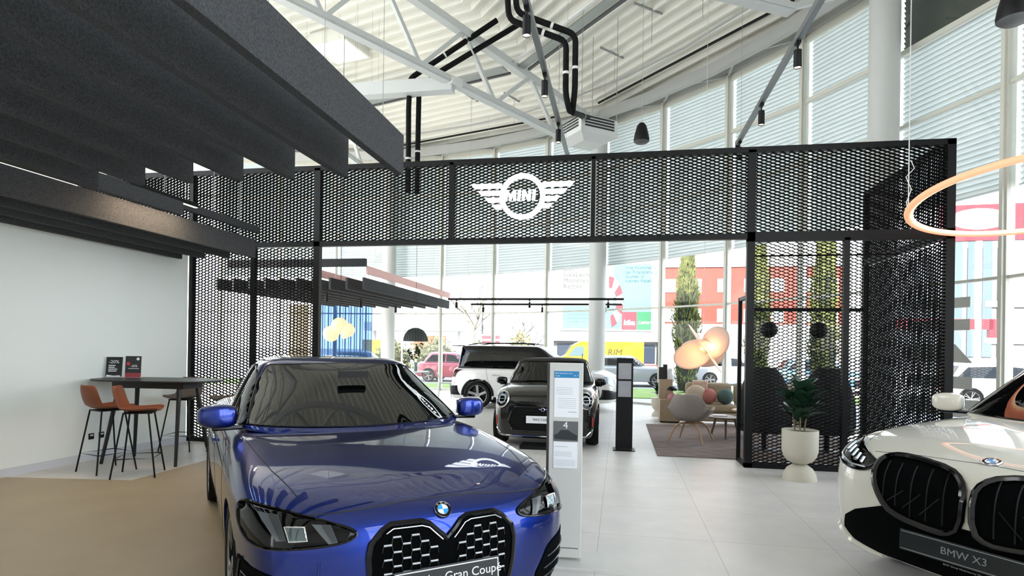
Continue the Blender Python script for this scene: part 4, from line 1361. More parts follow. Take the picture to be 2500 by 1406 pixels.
# white compact suv seen from behind its right rear wheel
ctm, cb, cc = generic_car((-2.20, 15.72), -4.2, 'white compact sport utility car with black roof, side on behind the black car', 4.43, 1.84, 1.64, MWHITE, BLACKG, .98, 1.02, 1.12, -2.05, .30, -1.95, arch=.35, wb=(1.33, -1.33), corner=.8)
def detail_country(t, body, cab):
    bv = bvh_of([body]); bc = bvh_of([cab])
    for d in 'ls':
        w1 = [(.78, 1.06), (.35, 1.42), (.0, 1.48), (-.28, 1.48), (-.28, 1.06)]
        w2 = [(-.38, 1.06), (-.38, 1.48), (-1.15, 1.46), (-1.22, 1.06)]
        w3 = [(-1.32, 1.06), (-1.26, 1.45), (-1.80, 1.40), (-1.92, 1.08)]
        for w_ in (w1, w2, w3):
            patch(bc, d, w_, .004, 'side_window', CARGLASS, t, .06)
        seam(bc, d, [(.80, 1.045), (-1.98, 1.06)], .008, .004, 'window_trim', BLACKG, t)
        for x in (.30, -.72):
            seam(bv, d, [(x, .87), (x - .2, .88)], .014, .012, 'door_handle', CHROME, t)
        for pl in ([(.98, 1.0), (.98, .3)], [(-.33, 1.02), (-.33, .3)], [(-1.12, 1.02), (-1.05, .75), (-.88, .45)]):
            seam(bv, d, pl, .004, 0, 'door_gap', SEAM, t)
        for xw in (1.33, -1.33):
            seam(bv, d, [(xw + .42 * math.cos(a), .34 + .42 * math.sin(a)) for a in [PI * k / 14 for k in range(15)]], .032, .002, 'arch_trim', BLACKP, t)
        seam(bv, d, [(.9, .27), (-.9, .27)], .045, -.01, 'sill_trim', BLACKP, t)
    patch(bc, 'r', [(-.60, 1.12), (.60, 1.12), (.52, 1.46), (-.52, 1.46)], .004, 'rear_window', CARGLASS, t, .06)
    patch(bc, 'f', [(-.72, 1.10), (.72, 1.10), (.58, 1.52), (-.58, 1.52)], .004, 'windscreen', CARGLASS, t, .06)
    patch(bv, 'r', [(-.86, .34), (.86, .34), (.86, .58), (.60, .52), (-.60, .52), (-.86, .58)], .02, 'rear_bumper', BLACKP, t, .06, thick=.04)
    patch(bv, 'f', [(-.86, .34), (.86, .34), (.86, .58), (.60, .52), (-.60, .52), (-.86, .58)], .02, 'front_bumper', BLACKP, t, .06, thick=.04)
    for s_ in (1, -1):
        q = [(.74 * s_, .80), (.835 * s_, .80), (.835 * s_, .99), (.76 * s_, .99)]
        patch(bv, 'r', q if s_ > 0 else q[::-1], .008, 'tail_lamp', mat('tail_dark', (.05, .003, .003), .25), t, .04)
        q = [(.46 * s_, .70), (.70 * s_, .66), (.88 * s_, .76), (.88 * s_, .88), (.60 * s_, .90)]
        hh = patch(bv, 'f', q if s_ > 0 else q[::-1], .008, 'headlamp', mat('lamp_blue_grey', (.40, .48, .55), .15, .3), t, .05)
        seam(bv, 'f', q, .008, .006, 'lamp_surround', WHITE, hh, True)
        mirror_pod(t, .72, s_ * .80, 1.08, BLACKG, s_, 1.0)
        b = MB().tube([(.1, s_ * .56, 1.66), (-.2, s_ * .60, 1.70), (-1.4, s_ * .58, 1.69), (-1.7, s_ * .54, 1.64)], .014, 8).build('roof_rail', BLACKG, t, smooth=True)
        for x in (1.33, -1.33): wheel(t, x, s_ * .80, .35, .23, 5, RIM, 2)
    MB().box(-2.16, -1.82, -.55, .55, 1.60, 1.63).build('roof_spoiler', BLACKG, t, bevel=.01)
    seam(bv, 'r', [(-.8, .50), (-.85, .7), (-.78, 1.0)], .003, 0, 'tailgate_gap', SEAM, t)
detail_country(ctm, cb, cc)

# black soft-top facing the camera
cab_, kb, kc = generic_car((-1.22, 11.15), -88.3, 'small black convertible facing the camera behind the white info pillar', 3.86, 1.73, 1.40, MBLK, mat('soft_top', (.003, .003, .0032), .9), .93, .94, .86, -1.55, .28, -1.25, arch=.31, wb=(1.22, -1.27), corner=.8, ride=.14)
def detail_cabrio(t, body, cab):
    bv = bvh_of([body]); bc = bvh_of([cab])
    ws = [(-.70, 1.0), (.70, 1.0), (.585, 1.31), (.50, 1.34), (-.50, 1.34), (-.585, 1.31)]
    w = patch(bc, 'f', ws, .004, 'windscreen', CARGLASS, t, .05)
    seam(bc, 'f', ws, .016, .002, 'screen_frame', BLACKG, w, True)
    seam(bc, 'f', [(-.74, 1.0), (-.61, 1.33)], .008, .018, 'screen_trim', CHROME, w)
    seam(bc, 'f', [(.74, 1.0), (.61, 1.33)], .008, .018, 'screen_trim', CHROME, w)
    for d in 'ls':
        patch(bc, d, [(.62, 1.0), (.22, 1.27), (-.25, 1.33), (-.55, 1.30), (-.62, 1.0)], .004, 'side_window', CARGLASS, t, .06)
        for pl in ([(.75, .95), (.76, .3)], [(-.42, .95), (-.45, .3)], [(.75, .3), (-.45, .3)]):
            seam(bv, d, pl, .004, 0, 'door_gap', SEAM, t)
    for s_ in (1, -1):
        # round lamps with chrome ring
        M = surf_M(bv, 'f', .655 * s_, .765, -.016)
        M2 = M @ Matrix.Diagonal((1, 1.12, 1, 1))
        h = MB().lathe([(.125, 0), (.13, .03), (.118, .045), (.108, .035)], 36, M=M2, cap=False).build('headlamp', CHROME, t, smooth=True)
        MB().lathe([(.0001, .042), (.06, .040), (.108, .032)], 36, M=M2, cap=False).build('lamp_glass', LENS, h, smooth=True)
        MB().lathe([(.052, .042), (.062, .048), (.072, .042)], 32, M=M2, cap=False).build('lamp_ring', mat('lamp_silver', (.6, .65, .68), .15, .5), h, smooth=True)
        b = MB()
        for k in (-1, 0, 1): b.beam(M2 @ Vector((-.09, k * .045, .046)), M2 @ Vector((.09, k * .045, .046)), .008, .006, up=M2.to_3x3() @ Vector((0, 0, 1)))
        b.build('lamp_bars', MATS['lamp_silver'], h)
        seam(bv, 'f', [(.765 * s_, .50), (.765 * s_, .36)], .008, .004, 'red_reflector', mat('reflector_red', (.5, .02, .02), .3, emit=((1, .05, .03), .03)), t)
        mirror_pod(t, .55, s_ * .78, 1.0, BLACKG, s_, .82)
        for x in (1.22, -1.27): wheel(t, x, s_ * .76, .31, .20, 5, RIMD, 0)
    gl = [(-.50, .60), (-.44, .66), (.44, .66), (.50, .60), (.56, .40), (.48, .28), (-.48, .28), (-.56, .40)]
    g_ = patch(bv, 'f', gl, .006, 'grille', mat('matt_black', (.002, .002, .002), .7, spec=.2), t, .05)
    seam(bv, 'f', gl, .012, .006, 'grille_frame', BLACKG, g_, True)
    for k in range(3):
        z = .60 - k * .045
        seam(bv, 'f', [(-.40, z), (.40, z)], .005, .012, 'grille_bar', BLACKP, g_)
    M = surf_M(bv, 'f', .0, .625, .015)
    b = MB()
    b.lathe([(.022, 0), (.028, .004), (.022, .006)], 20, M=M, cap=False)
    for s_ in (1, -1):
        b.prism([(s_ * .028, .012), (s_ * .07, .014), (s_ * .055, -.004), (s_ * .028, -.004)], .004, M)
    b.build('badge', CHROME, t)
    M = surf_M(bv, 'f', 0, .47, .02)
    M = plane_M((M.translation.x + .01, 0, .47), (0, 1, 0), (0, 0, 1))
    number_plate(t, M, .52, .115, 'front_plate', 'MINI CABRIO', PAPER, mat('ink', (.02, .02, .02), .6), .052)
    seam(bv, 't', [(1.55, .62), (1.2, .70), (.9, .72)], .004, 0, 'bonnet_gap', SEAM, t)
    seam(bv, 't', [(1.55, -.62), (1.2, -.70), (.9, -.72)], .004, 0, 'bonnet_gap', SEAM, t)
    seam(bv, 'f', [(-.76, .30), (-.66, .20), (.66, .20), (.76, .30)], .014, .003, 'bumper_trim', CHROME, t)
    MB().box(1.55, 1.95, -.36, .36, 0.0, .055).build('display_foot', BLACKP, t)
    MB().tube([(-1.25, .5, 1.34), (-1.3, .5, 1.48)], .007, 6).build('aerial', BLACKP, t)
    # seats and person-sized headrests seen through the screen
detail_cabrio(cab_, kb, kc)

# ================================================================ FURNITURE
TBLK = mat('table_black', (.005, .006, .007), .4)
tb = empty('bar_table', (-6.06, 6.97, 0), R(4), 'black boat-shaped bar table against the pale left wall', 'table')
n = 48
def sup(a, b, e, k, n=48):
    c, s_ = math.cos(2 * PI * k / n), math.sin(2 * PI * k / n)
    return (a * abs(c) ** e * (1 if c > 0 else -1), b * abs(s_) ** e * (1 if s_ > 0 else -1))
MB().prism([sup(.86, .42, .75, k) for k in range(n)], .022, Matrix.Translation((0, 0, 1.08))).build('tabletop', TBLK, tb, bevel=.006)
MB().box(-.50, .50, -.20, .20, .99, 1.08).build('apron', TBLK, tb)
for (x0, y0, x1, y1) in ((-.42, -.16, -.58, -.27), (.42, -.16, .46, -.27), (.44, .16, .56, .29), (-.42, .16, -.56, .29)):
    MB().tube([(x1, y1, 0), (x0, y0, 1.05)], [.020, .030], 12).build('leg', TBLK, tb, smooth=True)

def stool(loc, yaw, m, lab, group):
    t = empty('bar_stool', (loc[0], loc[1], 0), R(yaw), lab, 'bar stool', group)
    # one-piece shell: seat curving up into the backrest; x forward
    prof = [(.235, .775), (.20, .790), (.10, .780), (-.05, .772), (-.15, .785), (-.205, .83), (-.235, .90), (-.255, .98), (-.27, 1.05), (-.272, 1.07)]
    wid = [.17, .205, .215, .215, .21, .20, .195, .19, .165, .12]
    b = MB(); N = 11
    for (x, z), w in zip(prof, wid):
        for j in range(N):
            u = -1 + 2 * j / (N - 1)
            lift = .035 * u * u if z < .8 else 0
            fx = .055 * u * u if z >= .8 else 0
            b.v.append((x + fx, w * u, z + lift))
    for i in range(len(prof) - 1):
        for j in range(N - 1): b.f.append((i * N + j, i * N + j + 1, (i + 1) * N + j + 1, (i + 1) * N + j))
    o = b.build('seat_shell', m, t, smooth=180, solid=.022, sub=1)
    MB().box(-.14, .16, -.13, .13, .745, .76).build('seat_plate', BLACK, t)
    F = {}
    for sx_ in (1, -1):
        for sy in (1, -1):
            top = Vector((.13 * sx_, .13 * sy, .76)); bot = Vector((.23 * sx_, .23 * sy, 0))
            MB().tube([bot, top], .010, 8).build('leg', BLACK, t, smooth=True)
            F[(sx_, sy)] = bot.lerp(top, .30)
    MB().tube([F[(1, 1)], F[(1, -1)], F[(-1, -1)], F[(-1, 1)]], .007, 8, closed=True).build('footrest', BLACK, t, smooth=True)
    return t
TAN = mat('tan_leather', (.20, .055, .018), .5, bump=(300, .1))
GREYF = mat('taupe_fabric', (.10, .082, .07), .9, bump=(200, .3))
stool((-6.22, 6.34), 72, TAN, 'orange-brown shell bar stool seen from behind, left of its twin', 'orange-brown bar stools')
stool((-5.66, 6.22), 28, TAN, 'orange-brown shell bar stool seen side on, nearest the blue car', 'orange-brown bar stools')
stool((-5.62, 7.86), -120, GREYF, 'grey-brown padded bar stool at the right end behind the bar table', 'grey bar stools')
stool((-6.40, 7.86), -80, GREYF, 'grey-brown padded bar stool behind the bar table, mostly hidden by its legs', 'grey bar stools')

def leaflet(loc, yaw, lean, w, h, kind):
    lab = 'black and white counter card reading -20% on the bar table' if kind == 0 else 'dark counter card with red foot reading -30% on the bar table'
    t = empty('counter_card', loc, R(yaw), lab, 'display card')
    M = Matrix.Rotation(R(lean), 4, 'X') @ Matrix.Rotation(R(90), 4, 'X')
    base = mat('card_dark', (.008, .011, .014), .3)
    MB().box(-w / 2, w / 2, 0, h, -.012, 0, M).build('card', WHITE, t)
    c = MB().box(-w / 2 + .004, w / 2 - .004, .004, h - .004, 0, .002, M).build('print', base, t)
    def tx(s, size, x, y, m=PAPER): text(s, size, 'lettering', m, M @ Matrix.Translation((x, y, .003)), c, depth=.0004)
    if kind == 0:
        tx('-20%', .062, -.005, h * .75)
        for i, wl in enumerate((.05, .045, .065, .06)): MB().box(-.065, -.065 + wl * 1.6, h * .58 - i * .026 - .006, h * .58 - i * .026 + .006, .002, .003, M).build('text_line', PAPER, c)
        MB().prism([(-w / 2 + .01, .01), (w / 2 - .01, .01), (w / 2 - .03, .03), (0, .025), (-w / 2 + .02, .04)], .001, M @ Matrix.Translation((0, 0, .002))).build('stripe', PAPER, c)
    else:
        tx('-30%', .045, .01, h * .53)
        MB().box(-.06, .075, h * .42 - .003, h * .42 + .003, .002, .003, M).build('text_line', PAPER, c)
        MB().lathe([(.0001, .003), (.020, .003)], 20, M=M @ Matrix.Translation((w * .28, h * .86, 0)), cap=False).build('seal', PAPER, c)
        MB().lathe([(.0001, .003), (.024, .003)], 20, M=M @ Matrix.Translation((-w * .30, h * .64, 0)), cap=False).build('sticker', mat('sticker_red', (.6, .02, .05), .4), c)
        MB().box(-w / 2 + .004, w / 2 - .004, .004, h * .22, .002, .003, M).build('red_foot', mat('foot_red', (.28, .03, .05), .4), c)
leaflet((-6.80, 7.02, 1.103), 30, -12, .20, .29, 0)
leaflet((-6.57, 7.10, 1.103), 18, -4, .21, .30, 1)
for y, lab in ((6.84, 'black wall socket at left of the pair low on the pale wall'), (6.99, 'black wall socket at right of the pair low on the pale wall')):
    t = MB().box(WX(y) - .002, WX(y) + .012, y - .04, y + .04, .28, .36).build('wall_socket', BLACKP, bevel=.004); tag(t, lab, 'socket')
    MB().box(WX(y) + .010, WX(y) + .0135, y - .025, y + .025, .325, .345).build('label_strip', WHITE, t)

# ---------------------------------------------------------------- info pillars
INK = mat('ink', (.02, .02, .02), .6)
PGREY = mat('print_grey', (.35, .37, .40), .6)
def sheet(parent, M, x0, x1, y0, y1, m=PAPER, lines=(), name='sheet'):
    s_ = MB().box(x0, x1, y0, y1, 0, .003, M).build(name, m, parent)
    b = MB()
    for (a, c, y, h) in lines: b.box(a, c, y - h / 2, y + h / 2, .003, .0035, M)
    if lines: b.build('printed_lines', PGREY, s_)
    return s_
ip = empty('info_pillar', (-.39, 4.50, 0), R(2), 'white price pillar with papers, standing right of the blue car', 'info stand')
PIL = mat('pillar_white', (.58, .58, .54), .4)
MB().box(-.125, .125, -.05, .05, .03, 1.485).build('column', PIL, ip, bevel=.003)
MB().box(-.142, -.126, -.055, .055, .03, 1.485).build('dark_edge', mat('edge_brown', (.045, .038, .034), .4), ip)
MB().box(-.10, .105, -.052, -.05, 0.10, .105).build('seam_line', mat('edge_brown', (.045, .038, .034), .4), ip)
MB().box(-.17, .30, -.20, .16, 0, .012).build('base_plate', PIL, ip)
M = plane_M((0, -.0505, 0), (1, 0, 0), (0, 0, 1))
ln = [(-.075, .05, 1.30 - k * .012, .002) for k in range(5)] + [(-.06, .075, 1.22 - k * .014, .002) for k in range(6)] + [(.02, .08, 1.12, .005)]
s_ = sheet(ip, M, -.088, .096, 1.08, 1.425, PAPER, ln)
MB().box(-.088, .096, 1.375, 1.425, .003, .004, M).build('blue_header', mat('header_blue', (.02, .22, .48), .5), s_)
text('BMW 420i xDrive Gran', .0135, 'lettering', PAPER, M @ Matrix.Translation((-.083, 1.408, .0045)), s_, 'LEFT', depth=.0003)
text('Coup\u00e9', .0135, 'lettering', PAPER, M @ Matrix.Translation((-.083, 1.390, .0045)), s_, 'LEFT', depth=.0003)
text('Nr. 7', .014, 'lettering', PAPER, M @ Matrix.Translation((.074, 1.392, .0045)), s_, depth=.0003)
ph = MB().box(-.09, .094, .90, 1.05, 0, .003, M).build('photo_card', mat('photo_grey', (.12, .12, .12), .4), ip)
MB().prism([(-.08, .915), (.085, .91), (.09, .945), (.05, .965), (.02, .985), (-.035, .985), (-.06, .955), (-.085, .945)], .001, M @ Matrix.Translation((0, 0, .003))).build('car_picture', mat('pic_dark', (.02, .025, .03), .4), ph)
text('4', .075, 'lettering', PAPER, M @ Matrix.Translation((.0, 1.018, .0035)), ph, depth=.0004)
ln = [(-.08, .02, .86, .003)] + [(-.08, .05, .82 - k * .010, .002) for k in range(4)] + [(-.08, .075, .76 - k * .008, .0015) for k in range(6)]
sheet(ip, M, -.088, .090, .70, .895, PAPER, ln)
dp = empty('info_pillar', (.09, 9.57, 0), R(1), 'slim black price pillar in the middle of the opening', 'info stand')
MB().box(-.13, .13, -.04, .04, .02, 1.45).build('column', BLACKP, dp, bevel=.003)
MB().box(-.17, .17, -.15, .15, 0, .012).build('base_plate', BLACKP, dp)
M = plane_M((0, -.041, 0), (1, 0, 0), (0, 0, 1))
ln = [(-.085, .03, 1.33, .006), (-.085, -.01, 1.315, .006)] + [(-.06, .08, 1.28 - k * .014, .004) for k in range(7)]
g1 = mat('paper_grey', (.30, .30, .32), .5)
sheet(dp, M, -.10, .10, 1.12, 1.37, g1, ln)
ln = [(-.08, .0, 1.05, .004)] + [(-.07, .07, .99 - k * .016, .004) for k in range(6)]
sheet(dp, M, -.10, .10, .84, 1.09, g1, ln)

# ---------------------------------------------------------------- plants
def leafy(parent, base, stems, m, rnd, L=.22, Wd=.09, name='foliage', droop=.5, spread=1.0):
    b = MB()
    for (h, nleaf, lean, az0) in stems:
        for k in range(nleaf):
            zf = .25 + .75 * k / nleaf
            az = az0 + k * 2.4 + rnd.uniform(-.3, .3)
            el = rnd.uniform(.25, 1.0) * (1 - .3 * zf) + .45 * zf
            o = Vector(base) + Vector((lean[0] * zf, lean[1] * zf, h * zf))
            d = Vector((math.cos(az) * math.cos(el), math.sin(az) * math.cos(el), math.sin(el)))
            s_ = Vector((-math.sin(az), math.cos(az), 0))
            up = s_.cross(d) * -1
            l = L * rnd.uniform(.75, 1.15); w = Wd * rnd.uniform(.8, 1.1)
            vs = []
            rows = 6
            for i in range(rows + 1):
                u = i / rows
                c = o + d * (l * u) * spread - Vector((0, 0, 1)) * droop * l * u * u * .5
                ww = w / 2 * math.sin(PI * min(1, u * .93 + .04)) ** .7
                for q in (-1, 0, 1):
                    vs.append(c + s_ * ww * q + up * (abs(q) * ww * .35))
            fs = []
            for i in range(rows):
                for q in (0, 1): fs.append((i * 3 + q, i * 3 + q + 1, i * 3 + q + 4, i * 3 + q + 3))
            b.add(vs, fs)
    return b.build(name, m, parent, smooth=180)
rnd = random.Random(3)
GREEN = mat('rubber_leaf', (.008, .030, .016), .28, noise_=(4, (.025, .065, .038), (1, 1, 1)))
POT = mat('cream_pot', (.55, .52, .42), .6)
pp = empty('potted_plant', (2.235, 7.94, 0), 0, 'rubber plant in a tall cream goblet pot before the mesh wall', 'plant')
MB().lathe([(.20, 0), (.197, .03), (.185, .08), (.15, .14), (.09, .185), (.06, .195), (.09, .205), (.15, .235), (.19, .29), (.21, .36), (.212, .62), (.20, .62), (.198, .58), (.0001, .575)], 40, cap=False).build('pot', POT, pp, smooth=50)
MB().lathe([(.0001, .585), (.198, .585)], 24, cap=False).build('soil', mat('soil', (.02, .015, .01), .9), pp)
b = MB()
for x, y, h in ((0, 0, .55), (.05, .02, .4), (-.05, .03, .45)): b.tube([(x, y, .57), (x * 1.5, y, .57 + h * .5), (x * 2, y * 1.5, .57 + h)], .009, 6)
b.build('stem', mat('stem', (.14, .12, .05), .7), pp)
leafy(pp, (0, 0, .62), ((.52, 17, (.02, 0), 0), (.40, 13, (.10, .02), 1.2), (.42, 13, (-.10, .03), 2.2)), GREEN, rnd, .29, .16, droop=.28)
wp = empty('potted_plant', (.90, 14.6, 0), 0, 'small plant in a white hourglass pot beside the oak cabinet', 'plant')
MB().lathe([(.12, 0), (.11, .06), (.05, .13), (.11, .20), (.13, .30), (.13, .44), (.115, .44), (.0001, .42)], 28, cap=False).build('pot', POT, wp, smooth=50)
leafy(wp, (0, 0, .42), ((.28, 14, (0, 0), 0),), GREEN, rnd, .22, .10)

# ---------------------------------------------------------------- lounge
RUGM = mat('rug_weave', (.16, .115, .10), .95, noise_=(3.5, (.27, .215, .195), (1, 5, 1)), bump=(80, .5))
tag(MB().box(.58, 4.0, 9.14, 12.88, 0.001, .016).build('rug', RUGM), 'mottled brown-pink rug under the lounge seats', 'rug')
SH = mat('shell_beige', (.34, .30, .265), .85, bump=(200, .2))
ch = empty('lounge_chair', (1.24, 10.68, .016), R(65), 'beige shell armchair with oak legs, back to the camera, on the rug', 'armchair')
# shell: sweep round; x forward
b = MB(); N = 17
rows = [(.30, .395, .28), (.12, .37, .36), (-.10, .355, .36), (-.24, .38, .33), (-.33, .50, .31), (-.38, .66, .27), (-.41, .80, .20), (-.415, .83, .12)]
for i, (x, z, w) in enumerate(rows):
    for j in range(N):
        u = -1 + 2 * j / (N - 1)
        arm = max(0, abs(u) - .45) / .55
        lift = arm ** 1.3 * (.22 if i < 4 else .10 * max(0, (6 - i)) / 2)
        fw = (.20 * u * u if i >= 4 else 0)
        b.v.append((x + fw, w * u * (1 + .08 * arm), z + lift))
for i in range(len(rows) - 1):
    for j in range(N - 1): b.f.append((i * N + j, i * N + j + 1, (i + 1) * N + j + 1, (i + 1) * N + j))
b.build('seat_shell', SH, ch, smooth=180, solid=.035, sub=1)
MB().box(-.2, .2, -.18, .18, .375, .43).build('cushion', SH, ch, bevel=.03)
for sx_ in (1, -1):
    for sy in (1, -1):
        MB().tube([(.30 * sx_, .30 * sy, 0), (.22 * sx_, .20 * sy, .26), (.16 * sx_, .13 * sy, .315), (.0, .0, .32)], [.013, .018, .02, .02], 10).build('leg', WOOD, ch, smooth=True)
SOFA = mat('sofa_fabric', (.36, .295, .20), .9, bump=(150, .3))
so = empty('sofa', (2.95, 13.35, 0), 0, 'beige sofa below the glass front, half hidden by the mesh kiosk', 'sofa')
MB().box(-1.55, 1.55, -.42, .42, .10, .30).build('base', SOFA, so, bevel=.04)
for k in range(3):
    x = -1.02 + k * 1.02
    MB().box(x - .49, x + .49, -.44, .25, .30, .46).build('seat_cushion', SOFA, so, bevel=.05)
    MB().box(x - .48, x + .48, .16, .40, .42, .88).build('back_cushion', SOFA, so, bevel=.07)
for sx_ in (-1.45, 1.45):
    for sy in (-.35, .35): MB().tube([(sx_, sy, 0), (sx_, sy, .12)], .02, 8).build('leg', WOOD, so)
CUP, CUT = mat('cushion_pink', (.42, .16, .135), .95, bump=(60, .6)), mat('cushion_teal', (.075, .125, .115), .95, bump=(60, .6))
for x, m, lab in ((1.86, CUP, 'round pink cushion on the beige sofa'), (2.20, CUT, 'round grey-green cushion on the beige sofa')):
    t = MB().ball((0, 0, 0), .165, 20, 12, (1, .95, 1)).build('cushion', m, smooth=180); t.location = (x, 13.06, .625); tag(t, lab, 'cushion')
t = MB().ball((0, 0, 0), .21, 18, 12, (1, .4, .95)).build('cushion', mat('cushion_beige', (.55, .47, .36), .9, bump=(80, .5))); t.location = (1.60, 13.02, .66)
tag(t, 'pale square scatter cushion at the left end of the sofa', 'cushion')
b = MB()
for k in range(9): b.tube([(-.14 + k * .035, -.18, .47), (-.14 + k * .035, -.06, .70), (-.12 + k * .035, .0, .90), (-.10 + k * .035, .16, .92), (-.10 + k * .035, .30, .86)], .02, 8)
t = b.build('throw_blanket', mat('throw_wool', (.50, .36, .27), .95, bump=(90, .6)), smooth=180); t.location = (1.70, 13.32, 0); tag(t, 'brown-beige throw draped over the sofa back', 'blanket')
def coffee(loc, r, h, m, lab):
    t = empty('coffee_table', (loc[0], loc[1], .016), 0, lab, 'table')
    MB().lathe([(r, h - .03), (r + .01, h - .015), (r, h)], 36).build('tabletop', m, t, smooth=40)
    for k in range(3):
        a = 2 * PI * k / 3 + .4
        MB().tube([(r * .85 * math.cos(a), r * .85 * math.sin(a), 0), (r * .55 * math.cos(a), r * .55 * math.sin(a), h - .03)], .022, 10).build('leg', m, t, smooth=True)
    return t
coffee((1.92, 11.35), .33, .38, mat('smoked_oak', (.16, .12, .09), .5), 'lower dark round coffee table behind the armchair')
coffee((2.45, 11.75), .34, .47, WOOD, 'higher oak round coffee table at the mesh kiosk edge')
t = MB().box(-.12, .12, -.08, .08, 0, .02).build('magazine', PAPER); t.location = (1.82, 11.35, .397); tag(t, 'white magazine on the dark coffee table', 'magazine')
t = MB().lathe([(.03, 0), (.08, .02), (.10, .06), (.09, .06), (.0001, .03)], 24, cap=False).build('bowl', mat('bowl_red', (.5, .10, .08), .4), smooth=True); t.location = (2.30, 11.68, .487); tag(t, 'small red patterned bowl on the oak coffee table', 'bowl')
ca = empty('cabinet', (1.02, 13.75, 0), 0, 'oak sideboard with raised back section beside the sofa', 'cabinet')
OAKL = mat('light_oak', (.38, .285, .185), .5, noise_=(5, (.44, .34, .235), (12, 1, 1)))
MB().box(-.13, .16, -.10, .22, .03, .93).build('tall_section', OAKL, ca, bevel=.004)
MB().box(-.13, .30, -.42, -.11, .03, .50).build('low_section', OAKL, ca, bevel=.004)
MB().box(-.12, .28, -.40, .2, 0, .03).build('plinth', BLACKP, ca)
for k, (x, y, w, h) in enumerate(((.93, 13.72, .10, .27), (1.02, 13.76, .09, .33), (1.12, 13.70, .08, .24))):
    t = MB().box(-w / 2, w / 2, -.06, .06, 0, h).build('gift_box', mat('box_black', (.015, .016, .018), .4) if k < 2 else PAPER, bevel=.003)
    t.location = (x, y, .93)
    tag(t, ('black product box at the left end of the oak sideboard', 'tallest black product box on the oak sideboard', 'small white product box on the oak sideboard')[k], 'box')
t = empty('table_lamp', (1.15, 13.42, .50), 0, 'small black mushroom lamp on a pink foot on the low sideboard', 'lamp')
MB().lathe([(.09, 0), (.10, .06), (.06, .13), (.02, .15), (.02, .2)], 24).build('foot', mat('foot_pink', (.50, .22, .24), .4), t, smooth=True)
MB().lathe([(.11, .20), (.105, .24), (.06, .28), (.0001, .29)], 24, cap=False).build('shade', BLACKP, t, smooth=True)

# big paper lamp of three crossed discs
pl = empty('paper_lamp', (1.62, 12.5, 1.62), 0, 'large pale pink lamp of crossed curved discs over the lounge', 'pendant lamp')
PAP = mat('lamp_paper', (.80, .62, .53), .7, emit=((1, .58, .38), .03), bump=(30, .1))
def disc(parent, c, nrm, a, b_, bend, rot=0):
    nrm = Vector(nrm).normalized()
    x = nrm.cross(Vector((0, 0, 1))).normalized() if abs(nrm.z) < .95 else Vector((1, 0, 0))
    y = nrm.cross(x)
    x, y = x * math.cos(rot) + y * math.sin(rot), y * math.cos(rot) - x * math.sin(rot)
    vs = [Vector(c)]; fs = []; NR, NA = 7, 40
    for i in range(1, NR + 1):
        r_ = i / NR
        for k in range(NA):
            an = 2 * PI * k / NA
            u, v = a * r_ * math.cos(an), b_ * r_ * math.sin(an)
            vs.append(Vector(c) + x * u + y * v + nrm * bend * (r_ ** 2) * (1 if True else 0))
    for k in range(NA): fs.append((0, 1 + k, 1 + (k + 1) % NA))
    for i in range(NR - 1):
        for k in range(NA):
            k2 = (k + 1) % NA
            fs.append((1 + i * NA + k, 1 + (i + 1) * NA + k, 1 + (i + 1) * NA + k2, 1 + i * NA + k2))
    MB().add(vs, fs).build('shade_disc', PAP, parent, smooth=180, solid=.012)
disc(pl, (-.17, .03, -.15), (.15, -1, .25), .40, .27, .06, .35)
disc(pl, (.02, .06, -.10), (-.2, -1, -.2), .44, .28, -.05, -.15)
disc(pl, (.27, .0, .13), (-.35, -1, .1), .27, .34, -.05, -.3)
disc(pl, (.04, -.08, .0), (.80, -.25, .57), .20, .58, .03, 0)
MB().beam((-.05, -.14, .05), (.10, -.14, -.10), .03, .05).build('bulb_holder', mat('brass', (.45, .30, .10), .4, .8), pl)
MB().tube([(.05, 0, .2), (.05, 0, roof_z(1.67, 12.5) - 1.62)], .005, 6).build('cable', WHITE, pl)
l = bpy.data.lights.new('lamp', 'POINT'); l.energy = 1.1; l.color = (1, .5, .22); l.shadow_soft_size = .05
lo = bpy.data.objects.new('lamp', l); COL.objects.link(lo); lo.parent = pl; lo.location = (-.02, -.2, -.02)
l = bpy.data.lights.new('lamp', 'POINT'); l.energy = .9; l.color = (1, .5, .22); l.shadow_soft_size = .05
lo = bpy.data.objects.new('lamp', l); COL.objects.link(lo); lo.parent = pl; lo.location = (.18, -.12, .05)

# globe cluster
gc = empty('globe_lamp', (-6.95, 14.0, 2.0), 0, 'cluster of glowing peach glass globes by the blue curtain', 'pendant lamp')
GL = emitmat('globe_glow', (1, .50, .30), .19); GLC = emitmat('globe_core', (1, .60, .22), .26)
for (x, y, z, r_) in ((-.02, 0, .07, .21), (-.24, -.02, -.13, .20), (.17, .06, -.03, .18), (.10, .0, -.2, .06)):
    g_ = MB().ball((x, y, z), r_, 24, 14).build('globe', GL, gc, smooth=180)
    MB().ball((x + .02, y - r_ * .62, z), r_ * .42, 16, 10).build('glow_core', GLC, g_, smooth=180)
MB().tube([(0, 0, .2), (0, 0, roof_z(-6.95, 14) - 2.0)], .006, 6).build('cable', BLACK, gc)
bl = empty('bell_lamp', (-5.76, 16.28, 1.72), 0, 'grey ribbed half-dome pendant lamp over the flowers', 'pendant lamp')
MB().lathe([(.345, 0), (.335, .10), (.29, .22), (.20, .32), (.08, .375), (.0001, .38)], 40, cap=False).build('shade', mat('dome_grey', (.03, .038, .038), .7), bl, smooth=True)
b = MB()
